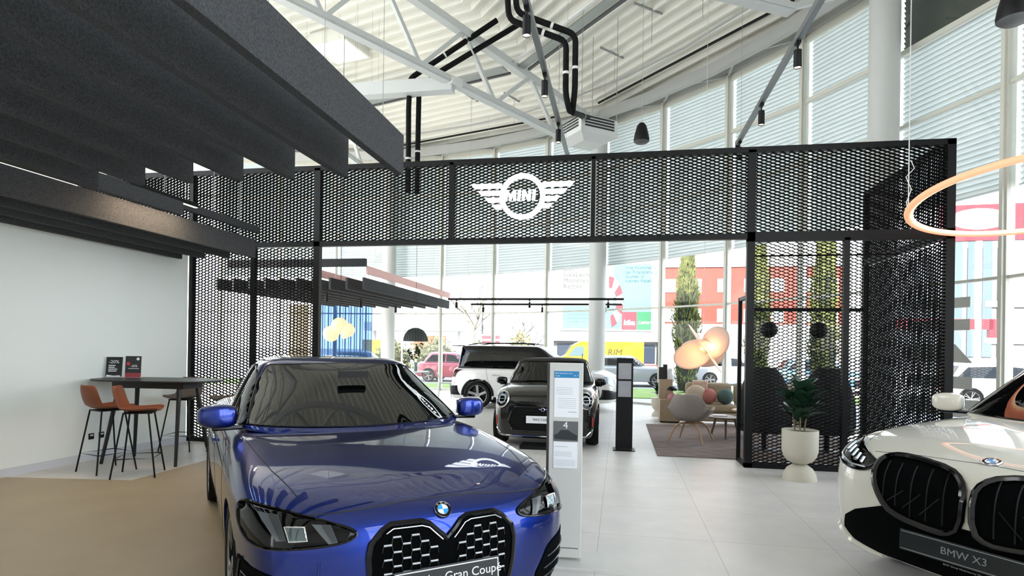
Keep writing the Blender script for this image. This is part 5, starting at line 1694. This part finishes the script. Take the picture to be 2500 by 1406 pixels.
for k in range(28):
    a = 2 * PI * k / 28
    b.tube([(.35 * math.cos(a), .35 * math.sin(a), 0), (.34 * math.cos(a), .34 * math.sin(a), .10), (.295 * math.cos(a), .295 * math.sin(a), .22), (.205 * math.cos(a), .205 * math.sin(a), .325), (.06, 0, .385) if False else (.07 * math.cos(a), .07 * math.sin(a), .385)], .008, 5)
b.build('ribs', mat('dome_rib', (.07, .085, .085), .6), bl, smooth=True)
MB().tube([(0, 0, .37), (0, 0, roof_z(-5.76, 16.28) - 1.72)], .005, 6).build('cable', BLACK, bl)
ht = empty('high_table', (-5.42, 15.35, 0), 0, 'round white high table behind the blue car roof carrying flowers', 'table')
MB().lathe([(.35, .88), (.36, .895), (.35, .91)], 32).build('tabletop', WHITE, ht)
MB().lathe([(.24, 0), (.24, .015), (.03, .03), (.025, .88)], 24).build('pedestal', WHITE, ht, smooth=True)
va = empty('vase', (-5.42, 15.35, .91), 0, 'glass vase of green and cream flowers on the high table', 'flowers')
MB().lathe([(.045, 0), (.05, .02), (.045, .16), (.06, .24), (.055, .24), (.04, .16), (.0001, .02)], 20, cap=False).build('vase_body', mat('vase_glass', (.12, .22, .22), .1, coat=1), va, smooth=True)
rnd = random.Random(5)
leafy(va, (0, 0, .2), ((.50, 30, (.04, 0), 0), (.52, 26, (.16, .05), 1), (.32, 34, (-.24, .02), 2)), mat('bouquet_green', (.05, .08, .03), .6), rnd, .15, .075)
b = MB()
for k in range(26): b.ball((rnd.uniform(-.12, .24), rnd.uniform(-.14, .1), rnd.uniform(.35, .75)), rnd.uniform(.022, .042), 8, 6)
b.build('blossoms', mat('blossom_cream', (.75, .68, .45), .7), va, smooth=180)
for k, (x, y, yw) in enumerate(((-5.35, 17.9, 20), (-6.3, 15.9, 200))):
    t = empty('bistro_chair', (x, y, 0), R(yw), ('pale slim metal chair just left of the white car rear' if k == 0 else 'pale slim metal chair facing away at the far high table'), 'chair')
    CM = mat('chair_pale', (.45, .47, .47), .5)
    MB().lathe([(.2, .44), (.21, .455), (.2, .47)], 24).build('seat', CM, t)
    bb = MB(); bb.tube([(-.18, -.2, .62), (-.24, -.12, .74), (-.26, 0, .78), (-.24, .12, .74), (-.18, .2, .62)], .016, 8); bb.build('backrest', CM, t, smooth=True)
    for sx_ in (1, -1):
        for sy in (1, -1): MB().tube([(.2 * sx_, .2 * sy, 0), (.16 * sx_, .16 * sy, .45)], .010, 6).build('leg', CM, t)
    for sy in (1, -1): MB().tube([(-.14, .16 * sy, .45), (-.18, .2 * sy, .63)], .010, 6).build('back_post', CM, t)

# curtain at the far left of the glazing
def curtain(a0, a1, m, lab, r=14.9, z1=3.05, nf=40):
    b = MB(); K = 240
    for i in range(K + 1):
        a = a0 + (a1 - a0) * i / K
        rr_ = r + .10 * math.sin(i / K * nf * 2 * PI / 2) + .04 * math.sin(i / K * nf * 1.7)
        b.v.append(tuple(cir(a, rr_, .04))); b.v.append(tuple(cir(a, rr_, z1)))
    for i in range(K): b.f.append((2 * i, 2 * i + 2, 2 * i + 3, 2 * i + 1))
    o = b.build('curtain', m, None, smooth=180)
    tag(o, lab, 'curtain')
def cloth(name, col):
    m = mat(name, col, .8)
    nt = m.node_tree; b = nt.nodes['Principled BSDF']; out = nt.nodes['Material Output']
    t = nt.nodes.new('ShaderNodeBsdfTranslucent'); t.inputs[0].default_value = (*col, 1)
    tr = nt.nodes.new('ShaderNodeBsdfTransparent'); tr.inputs[0].default_value = (*[min(1, c * 1.6 + .1) for c in col], 1)
    mi = nt.nodes.new('ShaderNodeMixShader'); mi.inputs[0].default_value = .5
    m2 = nt.nodes.new('ShaderNodeMixShader'); m2.inputs[0].default_value = .3
    nt.links.new(b.outputs[0], mi.inputs[1]); nt.links.new(t.outputs[0], mi.inputs[2]); nt.links.new(mi.outputs[0], m2.inputs[1]); nt.links.new(tr.outputs[0], m2.inputs[2])
    nt.links.new(m2.outputs[0], out.inputs[0])
    return m
curtain(89, 97.5, cloth('curtain_blue', (.12, .22, .38)), 'sheer blue curtain at the far left of the glass front')
curtain(98.0, 101, cloth('curtain_beige', (.42, .37, .28)), 'beige curtain left of the blue one', nf=20)

# inside the mesh kiosk
for x, lab in ((2.32, 'left round black pendant seen through the mesh kiosk'), (3.05, 'right round black pendant seen through the mesh kiosk')):
    t = empty('globe_pendant', (x, 9.95, 1.93), 0, lab, 'pendant lamp')
    MB().ball((0, 0, 0), .13, 20, 12).build('globe', BLACKP, t, smooth=180)
    MB().tube([(0, 0, .12), (0, 0, 1.165)], .006, 6).build('cable', BLACKP, t)
for x, y, lab in ((2.32, 10.1, 'left dark domed high-back chair inside the mesh kiosk'), (3.28, 10.15, 'right dark domed high-back chair inside the mesh kiosk')):
    t = empty('high_back_chair', (x, y, 0), R(0), lab, 'armchair')
    b = MB(); K = 20
    DK = mat('chair_dark', (.004, .005, .006), .8)
    for i in range(9):
        z = .40 + i * .115
        w = .40 * math.sqrt(max(.0, 1 - ((z - .55) / .83) ** 2)) if z > .55 else .40
        for k in range(K + 1):
            a = PI + PI * k / K
            b.v.append((w * math.cos(a), (w * .8) * math.sin(a) + .1, z))
    for i in range(8):
        for k in range(K): b.f.append((i * (K + 1) + k, i * (K + 1) + k + 1, (i + 1) * (K + 1) + k + 1, (i + 1) * (K + 1) + k))
    b.build('backrest', DK, t, smooth=180, solid=.04)
    MB().lathe([(.36, .30), (.38, .36), (.36, .46), (.0001, .47)], 28, c=(0, .08, 0)).build('seat', DK, t, smooth=True)
    MB().lathe([(.25, 0), (.24, .02), (.04, .04), (.04, .30)], 24, c=(0, .08, 0)).build('swivel_base', BLACKP, t, smooth=True)
# ================================================================ OUTSIDE
Z0 = -.16
def slab(name, x0, x1, y0, y1, z0, z1, m, lab=None, cat=None, parent=None):
    o = MB().box(x0, x1, y0, y1, z0, z1).build(name, m, parent)
    if lab: tag(o, lab, cat)
    return o
GRASS = mat('lawn', (.10, .17, .02), .95, noise_=(2, (.15, .20, .05), (1, 1, 1)))
o = MB().box(-30, 9, 21.5, 26.5, Z0, Z0 + .03).build('lawn', GRASS); o['kind'] = 'structure'; o['label'] = 'green lawn strip outside the glass front'
o = MB().box(-60, 60, 29, 36, Z0, Z0 + .02).build('road', mat('road', (.19, .19, .195), .9)); o['kind'] = 'structure'
# store with billboard
EW = mat('ext_white', (.42, .42, .41), .8)
bb = empty('store_building', (-1.4, 46, Z0), 0, 'white furniture store with a large advertising poster, across the road', 'building')
MB().box(-3.9, 4.3, 0, 8, 2.3, 13).build('upper_wall', EW, bb)
MB().box(-3.7, 4.2, .5, 8, 0, 2.3).build('lower_wall', mat('ext_grey', (.16, .165, .17), .7), bb)
for k in range(5):
    w = MB().box(-3.4 + k * 1.55, -2.15 + k * 1.55, .42, .5, .7, 2.1).build('shop_window', mat('ext_glass', (.03, .04, .06), .15), bb)
MB().box(-3.9, 4.3, -.1, .5, .25, .55).build('red_band', mat('ext_pinkred', (.20, .04, .05), .6), bb)
PB = mat('poster_blue', (.075, .135, .145), .6); PR = mat('poster_red', (.17, .018, .03), .6); PG = mat('poster_green', (.01, .11, .045), .6); PT = mat('poster_ink', (.045, .043, .04), .7); PT2 = mat('poster_ink_teal', (.03, .095, .11), .7)
po = MB().box(-3.2, 3.75, -.12, -.04, 3.1, 8.4).build('poster', EW, bb)
MB().box(-2.95, .9, -.125, -.12, 3.25, 5.0).build('poster_panel', PB, po)
MB().box(.9, 3.7, -.125, -.12, 3.25, 8.2).build('poster_panel', PB, po)
MB().box(1.55, 2.65, -.14, -.12, 3.2, 4.55).build('red_logo_square', PR, po)
MB().box(2.68, 3.72, -.14, -.12, 3.2, 4.55).build('green_logo_square', PG, po)
MP = plane_M((0, -.145, 0), (1, 0, 0), (0, 0, 1))
text('kika', .52, 'lettering', WHITE, MP @ Matrix.Translation((2.1, 3.72, 0)), po, depth=.01, off=.02, shear=.1)
text('Leiner', .34, 'lettering', WHITE, MP @ Matrix.Translation((3.2, 3.75, 0)), po, depth=.01, shear=.35)
for i, s in enumerate(('Der', 'kikaLeiner', 'Moneten-', 'Retter.')):
    text(s, .50, 'lettering', PT, MP @ Matrix.Translation((-2.95, 7.85 - i * .45, 0)), po, 'LEFT', depth=.005, space=1.12)
for i, (s, m_) in enumerate((('Ihre Nummer 1', PT2), ('bei Finanzierung!', PT2), ('Gurten in', PB), ('kleinen Raten!', PB))):
    text(s, .36, 'lettering', PT2, MP @ Matrix.Translation((1.75, 7.9 - i * .33, 0)), po, 'LEFT', depth=.005)
for i in range(4): MB().box(-2.6, -.9 + .2 * (i % 2), -.13, -.124, 4.6 - i * .28, 4.63 - i * .28).build('fine_print', PT2, po)
# striped swim ring shape on the poster
for k in range(8):
    a0, a1 = -1.35 + k * .42, -1.35 + (k + 1) * .42
    pts = [(.55 + (1.35 if j < 7 else .72) * math.cos(a0 + (a1 - a0) * (j if j < 7 else 13 - j) / 6) * .8, 5.3 + (1.95 if j < 7 else 1.1) * math.sin(a0 + (a1 - a0) * (j if j < 7 else 13 - j) / 6)) for j in range(14)]
    MB().prism(pts, .01, MP).build('ring_stripe', PR if k % 2 == 0 else WHITE, po)
# red block
rb = empty('red_building', (7.2, 44.5, Z0), 0, 'red rendered office block with square white windows behind the cypresses', 'building')
MB().box(-4.2, 8.0, 0, 8, 3.6, 7.7).build('red_wall', mat('ext_red', (.17, .030, .018), .8), rb)
MB().box(-4.2, 8.0, 0, 8, 0, 3.6).build('white_base', EW, rb)
MB().box(-4.3, 8.1, -.1, 8, 7.7, 9.2).build('parapet', EW, rb)
for x in (-3.7, -1.9, .1, 1.9, 3.7, 5.6, 7.2):
    for z in (3.75, 5.9):
        f = MB().box(x - .45, x + .45, -.06, 0, z, z + .95).build('window', WHITE, rb)
        MB().box(x - .38, x + .38, -.07, -.05, z + .06, z + .89).build('pane', mat('ext_pane', (.22, .24, .25), .1), f)
# right-hand showroom with red canopy sign
gb = empty('grey_building', (30, 55, Z0), 0, 'grey office building with dark glass strips at far right', 'building')
MB().box(-3, 8, 0, 10, 0, 10.5).build('wall', mat('ext_concrete', (.14, .14, .14), .8), gb)
for k in range(4): MB().box(-2.9 + k * 1.1, -2.2 + k * 1.1, -.1, 0, 1.5, 12.5 - (k % 2)).build('glass_strip', mat('ext_blueglass', (.07, .10, .12), .1), gb)
MB().box(-.5, 8, -.15, -.05, 5.6, 6.1).build('sun_shade', WHITE, gb); MB().box(-.5, 8, -.15, -.05, 2.6, 3.1).build('sun_shade', WHITE, gb)
cs = empty('canopy_sign', (21.5, 39, Z0), R(-4), 'red canopy board with a white ellipse at far right', 'sign')
RED2 = mat('canopy_red', (.16, .008, .018), .5)
MB().box(-2.8, 5, 0, .4, 8.4, 10.5).build('red_board', RED2, cs)
MB().lathe([(.0001, 0), (1, 0)], 40, M=Matrix.Translation((-.9, -.02, 9.65)) @ Matrix.Rotation(R(90), 4, 'X') @ Matrix.Diagonal((1.5, .62, 1, 1)), cap=False).build('white_ellipse', WHITE, cs)
MB().box(-.95, -.65, .1, .3, 0, 11).build('mast', WHITE, cs)
MB().box(-6, -.0, .2, .5, 3.2, 3.8).build('red_beam', RED2, cs)
MB().box(-.2, .6, .2, .5, 2.7, 3.8).build('red_corner', RED2, cs)
# frosted stickers on the right glass bay
FR_ = mat('frosted_film', (.50, .52, .48), .7)
p0, p1 = cir(18, RAD - .02), cir(25.75, RAD - .02)
d = (p1 - p0).normalized()
for k, (u0, u1, z0, z1) in enumerate(((.55, 1.75, 2.35, 2.52), (.55, 1.7, 1.98, 2.16), (.5, 1.75, 1.45, 1.75), (.5, 1.7, 1.02, 1.22), (.2, 1.75, .55, .85))):
    vs = [p0 + d * u0 + Vector((0, 0, z0)), p0 + d * u1 + Vector((0, 0, z0)), p0 + d * u1 + Vector((0, 0, z1)), p0 + d * (u0 + (.3 if k == 2 else 0)) + Vector((0, 0, z1))]
    o = MB().add(vs, [(0, 1, 2, 3)]).build('frosted_sticker', FR_, solid=.003)
    tag(o, 'grey frosted film panel on the right glass bay, number %s from the top' % ('one', 'two', 'three', 'four', 'five')[k], 'window film')

# cypresses: spire of small upright sprays
CYP = mat('cypress_leaf', (.055, .075, .015), .9, noise_=(3.5, (.23, .24, .075), (1, 1, 1)))
def cypress(loc, h, w, seed, lab):
    t = empty('cypress', (loc[0], loc[1], Z0), 0, lab, 'tree')
    r_ = random.Random(seed); b = MB()
    for k in range(4200):
        u = r_.random() ** .85
        rad = w * (math.sin(PI * min(1, (u * .86 + .10))) ** .5) * (1 - .30 * u) 
        a = r_.uniform(0, 2 * PI); rad *= .86 + .38 * noise.noise(Vector((u * 7, seed + math.cos(a) * 1.5, math.sin(a) * 1.5))); q = r_.uniform(.55, 1.05)
        c = Vector((rad * q * math.cos(a), rad * q * math.sin(a), .15 + u * h))
        d = Vector((math.cos(a) * .45, math.sin(a) * .45, 1)).normalized()
        s_ = Vector((-math.sin(a), math.cos(a), 0)); L = r_.uniform(.10, .22)
        b.add([c - s_ * .03, c + s_ * .03, c + d * L + s_ * .012, c + d * L - s_ * .012], [(0, 1, 2, 3)])
        o_ = Vector((math.cos(a), math.sin(a), 0))
        b.add([c - o_ * .03, c + o_ * .03, c + d * L * .9], [(0, 1, 2)])
    b.build('foliage', CYP, t)
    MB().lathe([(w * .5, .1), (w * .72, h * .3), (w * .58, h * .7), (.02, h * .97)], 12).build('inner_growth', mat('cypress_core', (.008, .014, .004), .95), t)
    MB().tube([(0, 0, 0), (0, 0, .5)], .08, 8).build('trunk', mat('bark', (.10, .07, .05), .9), t)
cypress((2.65, 24.8), 5.75, .62, 1, 'tall narrow cypress left of centre in the lounge window')
cypress((4.98, 23.0), 5.9, .52, 2, 'narrow cypress at the edge of the mesh kiosk')
cypress((6.9, 22.0), 6.0, .55, 3, 'cypress seen through the mesh kiosk')

BARK = mat('pale_bark', (.15, .135, .10), .9)
def bare(loc, h, seed, lab, spread=.6, levels=4, m=BARK, r0=.11):
    t = empty('bare_tree', (loc[0], loc[1], Z0), 0, lab, 'tree')
    r_ = random.Random(seed); tr = MB(); br = MB()
    top = Vector((.05, 0, h * .42))
    tr.tube([(0, 0, 0), top * .5 + Vector((.04, 0, 0)), top], [r0, r0 * .8, r0 * .62], 10)
    tr.build('trunk', m, t, smooth=True)
    def grow(p, d, L, r__, lv):
        q = p + d * L
        mid = p.lerp(q, .5) + Vector((r_.uniform(-1, 1), r_.uniform(-1, 1), 0)) * L * .06
        br.tube([p, mid, q], [r__, r__ * .8, r__ * .55], 5, cap=False)
        if lv == 0: return
        for _ in range(3 if lv > 1 else 4):
            nd = (d + Vector((r_.uniform(-1, 1), r_.uniform(-1, 1), r_.uniform(-.25, .6))) * spread).normalized()
            grow(q if r_.random() < .6 else mid, nd, L * r_.uniform(.6, .8), r__ * .55, lv - 1)
    for k in range(5):
        a = 2 * PI * k / 5 + .3
        grow(top * r_.uniform(.85, 1), Vector((math.cos(a) * .7, math.sin(a) * .7, .75)).normalized(), h * .2, r0 * .45, levels)
    br.build('branches', m, t)
bare((-7.9, 31.6), 7.0, 4, 'pale bare tree behind the two glass bays left of centre')
bare((-7.7, 46), 6.0, 9, 'bare thicket tree left of the poster building', .8)
bare((-6.1, 42.8), 4.6, 12, 'dark bare conifer-like tree beside the store', .9, 4, mat('dark_bark', (.05, .055, .07), .9), .09)
def bush(loc, r, h, seed, m, lab, n=900):
    t = empty('bush', (loc[0], loc[1], Z0), 0, lab, 'bush')
    r_ = random.Random(seed); b = MB()
    for k in range(n):
        a = r_.uniform(0, 2 * PI); e = r_.uniform(-.1, PI / 2); q = r_.uniform(.75, 1.08)
        c = Vector((r * q * math.cos(a) * math.cos(e), r * q * math.sin(a) * math.cos(e), h * q * max(0, math.sin(e)) + .08))
        x = Vector((r_.uniform(-1, 1), r_.uniform(-1, 1), r_.uniform(-1, 1))).normalized(); y = x.orthogonal().normalized()
        s_ = .06 + r * .05
        b.add([c, c + x * s_ + y * s_ * .4, c + x * s_ * 2, c + x * s_ - y * s_ * .4], [(0, 1, 2, 3)])
    b.build('leaves', m, t)
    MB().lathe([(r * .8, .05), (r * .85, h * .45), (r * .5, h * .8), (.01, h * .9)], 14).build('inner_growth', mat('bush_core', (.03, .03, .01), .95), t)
bush((-6.5, 38.8), 1.25, 2.5, 1, mat('bush_gold', (.17, .14, .04), .9, noise_=(3, (.22, .19, .07), (1, 1, 1))), 'golden yellow bush in the bay left of the poster')
bush((-9.6, 42), 1.6, 2.0, 2, mat('bush_olive', (.12, .13, .06), .9), 'olive hedge bush behind the bare tree')
bush((-13.5, 43), 1.8, 2.1, 3, mat('bush_olive', (.12, .13, .06), .9), 'olive hedge bush further left behind the red car')
bush((-17.2, 43.5), 1.6, 1.9, 4, mat('bush_olive', (.12, .13, .06), .9), 'olive hedge bush at the far left by the curtain')
def conifer(loc, h, w, lab):
    t = empty('conifer', (loc[0], loc[1], Z0), 0, lab, 'tree')
    MB().tube([(0, 0, 0), (0, 0, h)], [.1, .02], 8).build('trunk', BARK, t)
    b = MB(); rr_ = random.Random(8)
    for k in range(700):
        u = rr_.random(); a = rr_.uniform(0, 2 * PI); L = w * (1 - u) * rr_.uniform(.7, 1)
        p = Vector((0, 0, h * (.15 + .85 * u))); q = p + Vector((L * math.cos(a), L * math.sin(a), -.15 * L))
        s_ = Vector((-math.sin(a), math.cos(a), 0)) * .06
        b.add([p - s_ * .3, p + s_ * .3, q + s_, q - s_], [(0, 1, 2, 3)])
    b.build('needles', mat('needle_grey', (.05, .065, .06), .9), t)
conifer((-11.9, 51), 5.6, 1.0, 'small dark conifer on the skyline left of centre')

# parked vehicles outside
def out_car(loc, yaw, L, W_, H, col, lab, name):
    paint = mat('paint_' + name, col, .3, coat=1)
    t, b, c = generic_car((loc[0], loc[1]), yaw, lab, L, W_, H, paint, paint, .88, .92, .95, -L / 2 + .35, .25, -L / 2 + .75, wb=(L * .29, -L * .29), cut=False, sub=2)
    t.location.z = Z0
    bc = bvh_of([c]); bv = bvh_of([b])
    for d in 'ls':
        patch(bc, d, [(.7, .98), (.2, H - .14), (-.25, H - .1), (-.25, .98)], .006, 'side_window', CARGLASS, t, .1)
        patch(bc, d, [(-.32, .98), (-.32, H - .1), (-L / 2 + .95, H - .14), (-L / 2 + .6, .98)], .006, 'side_window', CARGLASS, t, .1)
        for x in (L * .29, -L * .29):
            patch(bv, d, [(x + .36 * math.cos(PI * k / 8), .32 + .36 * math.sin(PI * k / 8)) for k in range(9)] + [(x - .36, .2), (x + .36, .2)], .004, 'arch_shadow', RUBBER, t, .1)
    patch(bc, 'f', [(-.66, .98), (.66, .98), (.52, H - .1), (-.52, H - .1)], .006, 'windscreen', CARGLASS, t, .1)
    patch(bc, 'r', [(-.66, .98), (.66, .98), (.52, H - .1), (-.52, H - .1)], .006, 'rear_window', CARGLASS, t, .1)
    for s_ in (1, -1):
        q = [(.45 * s_, .62), (.80 * s_, .62), (.80 * s_, .74), (.48 * s_, .74)]
        q = q if s_ > 0 else q[::-1]
        patch(bv, 'f', q, .006, 'headlamp', mat('lamp_silver', (.6, .65, .68), .15, .5), t, .08)
        patch(bv, 'r', q, .006, 'tail_lamp', mat('tail_red', (.25, .01, .01), .2, coat=1), t, .08)
        for x in (L * .29, -L * .29): wheel(t, x, s_ * (W_ / 2 - .08), .32, .2, 5, RIM, 0)
    return t
out_car((-8.0, 28.6), -3, 3.9, 1.7, 1.46, (.30, .010, .035), 'bright red small car parked left of centre outside', 'red')
out_car((-8.2, 35.2), -30, 4.2, 1.75, 1.5, (.28, .012, .03), 'second red car parked farther behind the bare tree', 'red2')
out_car((-12.9, 28.8), 10, 4.2, 1.75, 1.45, (.16, .18, .20), 'silver-blue car parked at left beside the red one', 'silverblue')
out_car((.4, 28.6), 3, 4.4, 1.8, 1.44, (.20, .205, .21), 'silver saloon outside, behind the black info pillar', 'silver')
out_car((5.6, 31.2), 3, 4.4, 1.8, 1.46, (.30, .30, .305), 'white car outside, under the cypress in the lounge window', 'white')
out_car((12.4, 22.0), -4, 4.5, 1.8, 1.46, (.26, .27, .27), 'white hatchback parked outside the right glass bay', 'white2')
out_car((8.6, 27.5), 0, 4.4, 1.8, 1.46, (.03, .09, .14), 'blue car outside behind the lounge lamp', 'blue2')
# yellow van
YV = mat('van_yellow', (.30, .20, .003), .4)
vn = empty('van', (-1.2, 38.5, Z0), R(180), 'yellow delivery van with dark lettering across the road', 'van')
prof = [(-2.7, .35), (-2.7, 2.25), (1.2, 2.25), (1.75, 1.95), (2.15, 1.35), (2.6, 1.15), (2.75, .8), (2.75, .35)]
MB().prism([(x, z) for x, z in prof], 1.95, Matrix.Translation((0, .975, 0)) @ Matrix.Rotation(R(90), 4, 'X')).build('body', YV, vn, bevel=.08)
for y in (.985, -.985):
    MB().prism([(1.0, 1.25), (1.0, 1.85), (1.5, 1.85), (1.95, 1.3), (1.95, 1.25)], .01, Matrix.Translation((0, y + (.005 if y > 0 else .005), 0)) @ Matrix.Rotation(R(90), 4, 'X')).build('side_window', mat('van_glass', (.08, .12, .13), .1), vn)
MB().prism([(1.80, 1.92), (2.16, 1.38), (2.2, 1.38), (1.84, 1.95)], 1.7, Matrix.Translation((0, .85, 0)) @ Matrix.Rotation(R(90), 4, 'X')).build('windscreen', mat('van_glass', (.08, .12, .13), .1), vn)
text('RIM', .55, 'lettering', mat('van_ink', (.03, .02, .003), .6), plane_M((-.9, .99, 1.5), (-1, 0, 0), (0, 0, 1)), vn, depth=.004, shear=.2)
text('DE', .5, 'lettering', mat('van_ochre', (.14, .09, .005), .6), plane_M((.3, .99, 1.5), (-1, 0, 0), (0, 0, 1)), vn, depth=.004, shear=.3)
for x in (1.75, -1.75):
    for y in (.85, -.85): wheel(vn, x, y, .34, .22, 5, RIM, 0)
# street furniture
for x, y, h, lab in ((-9.6, 38, 6.8, 'thin grey lamp post right of the bare tree'), (-9.6, 31, 3.5, 'short white flag pole behind the red car'), (-12.5, 33, 7, 'thin white lamp post behind the silver-blue car')):
    t = MB().tube([(0, 0, 0), (0, 0, h)], .05, 8).build('lamp_post', STEEL); t.location = (x, y, Z0); tag(t, lab, 'pole')
t = empty('fuel_canopy', (-17.2, 47, Z0), 0, 'low white canopy with orange panels at far left outside', 'building')
MB().box(-4, 4.5, 0, 4, 3.0, 3.7).build('roof_slab', EW, t)
MB().box(-4, -2.2, -.2, 0, .5, 2.2).build('yellow_panel', mat('ext_yellow', (.25, .16, .01), .6), t)
MB().box(.5, 3.2, -.2, 0, 1.4, 2.6).build('orange_panel', mat('ext_orange', (.22, .05, .01), .6), t)
for x in (-3.5, 0, 4): MB().box(x - .1, x + .1, 1, 1.2, 0, 3).build('post', EW, t)
fb = empty('flat_sign', (-8.3, 38, Z0), 0, 'red striped sign board behind the bare tree', 'sign')
for k in range(5): MB().box(-.6, .6, 0, .1, 1.0 + k * .32, 1.2 + k * .32).build('red_stripe', PR, fb)
MB().box(-.65, .65, .02, .12, 0, 2.6).build('panel', EW, fb)
# white crash barrier / fence behind the right bay
t = empty('barrier', (9, 24.3, Z0), R(-10), 'white tubular barrier outside at the right', 'barrier')
for z in (.35, .75): MB().beam((-4, 0, z), (8, 0, z), .06, .12).build('rail', EW, t)
for k in range(5): MB().box(-3.8 + k * 2.8, -3.7 + k * 2.8, -.05, .05, 0, .8).build('post', EW, t)
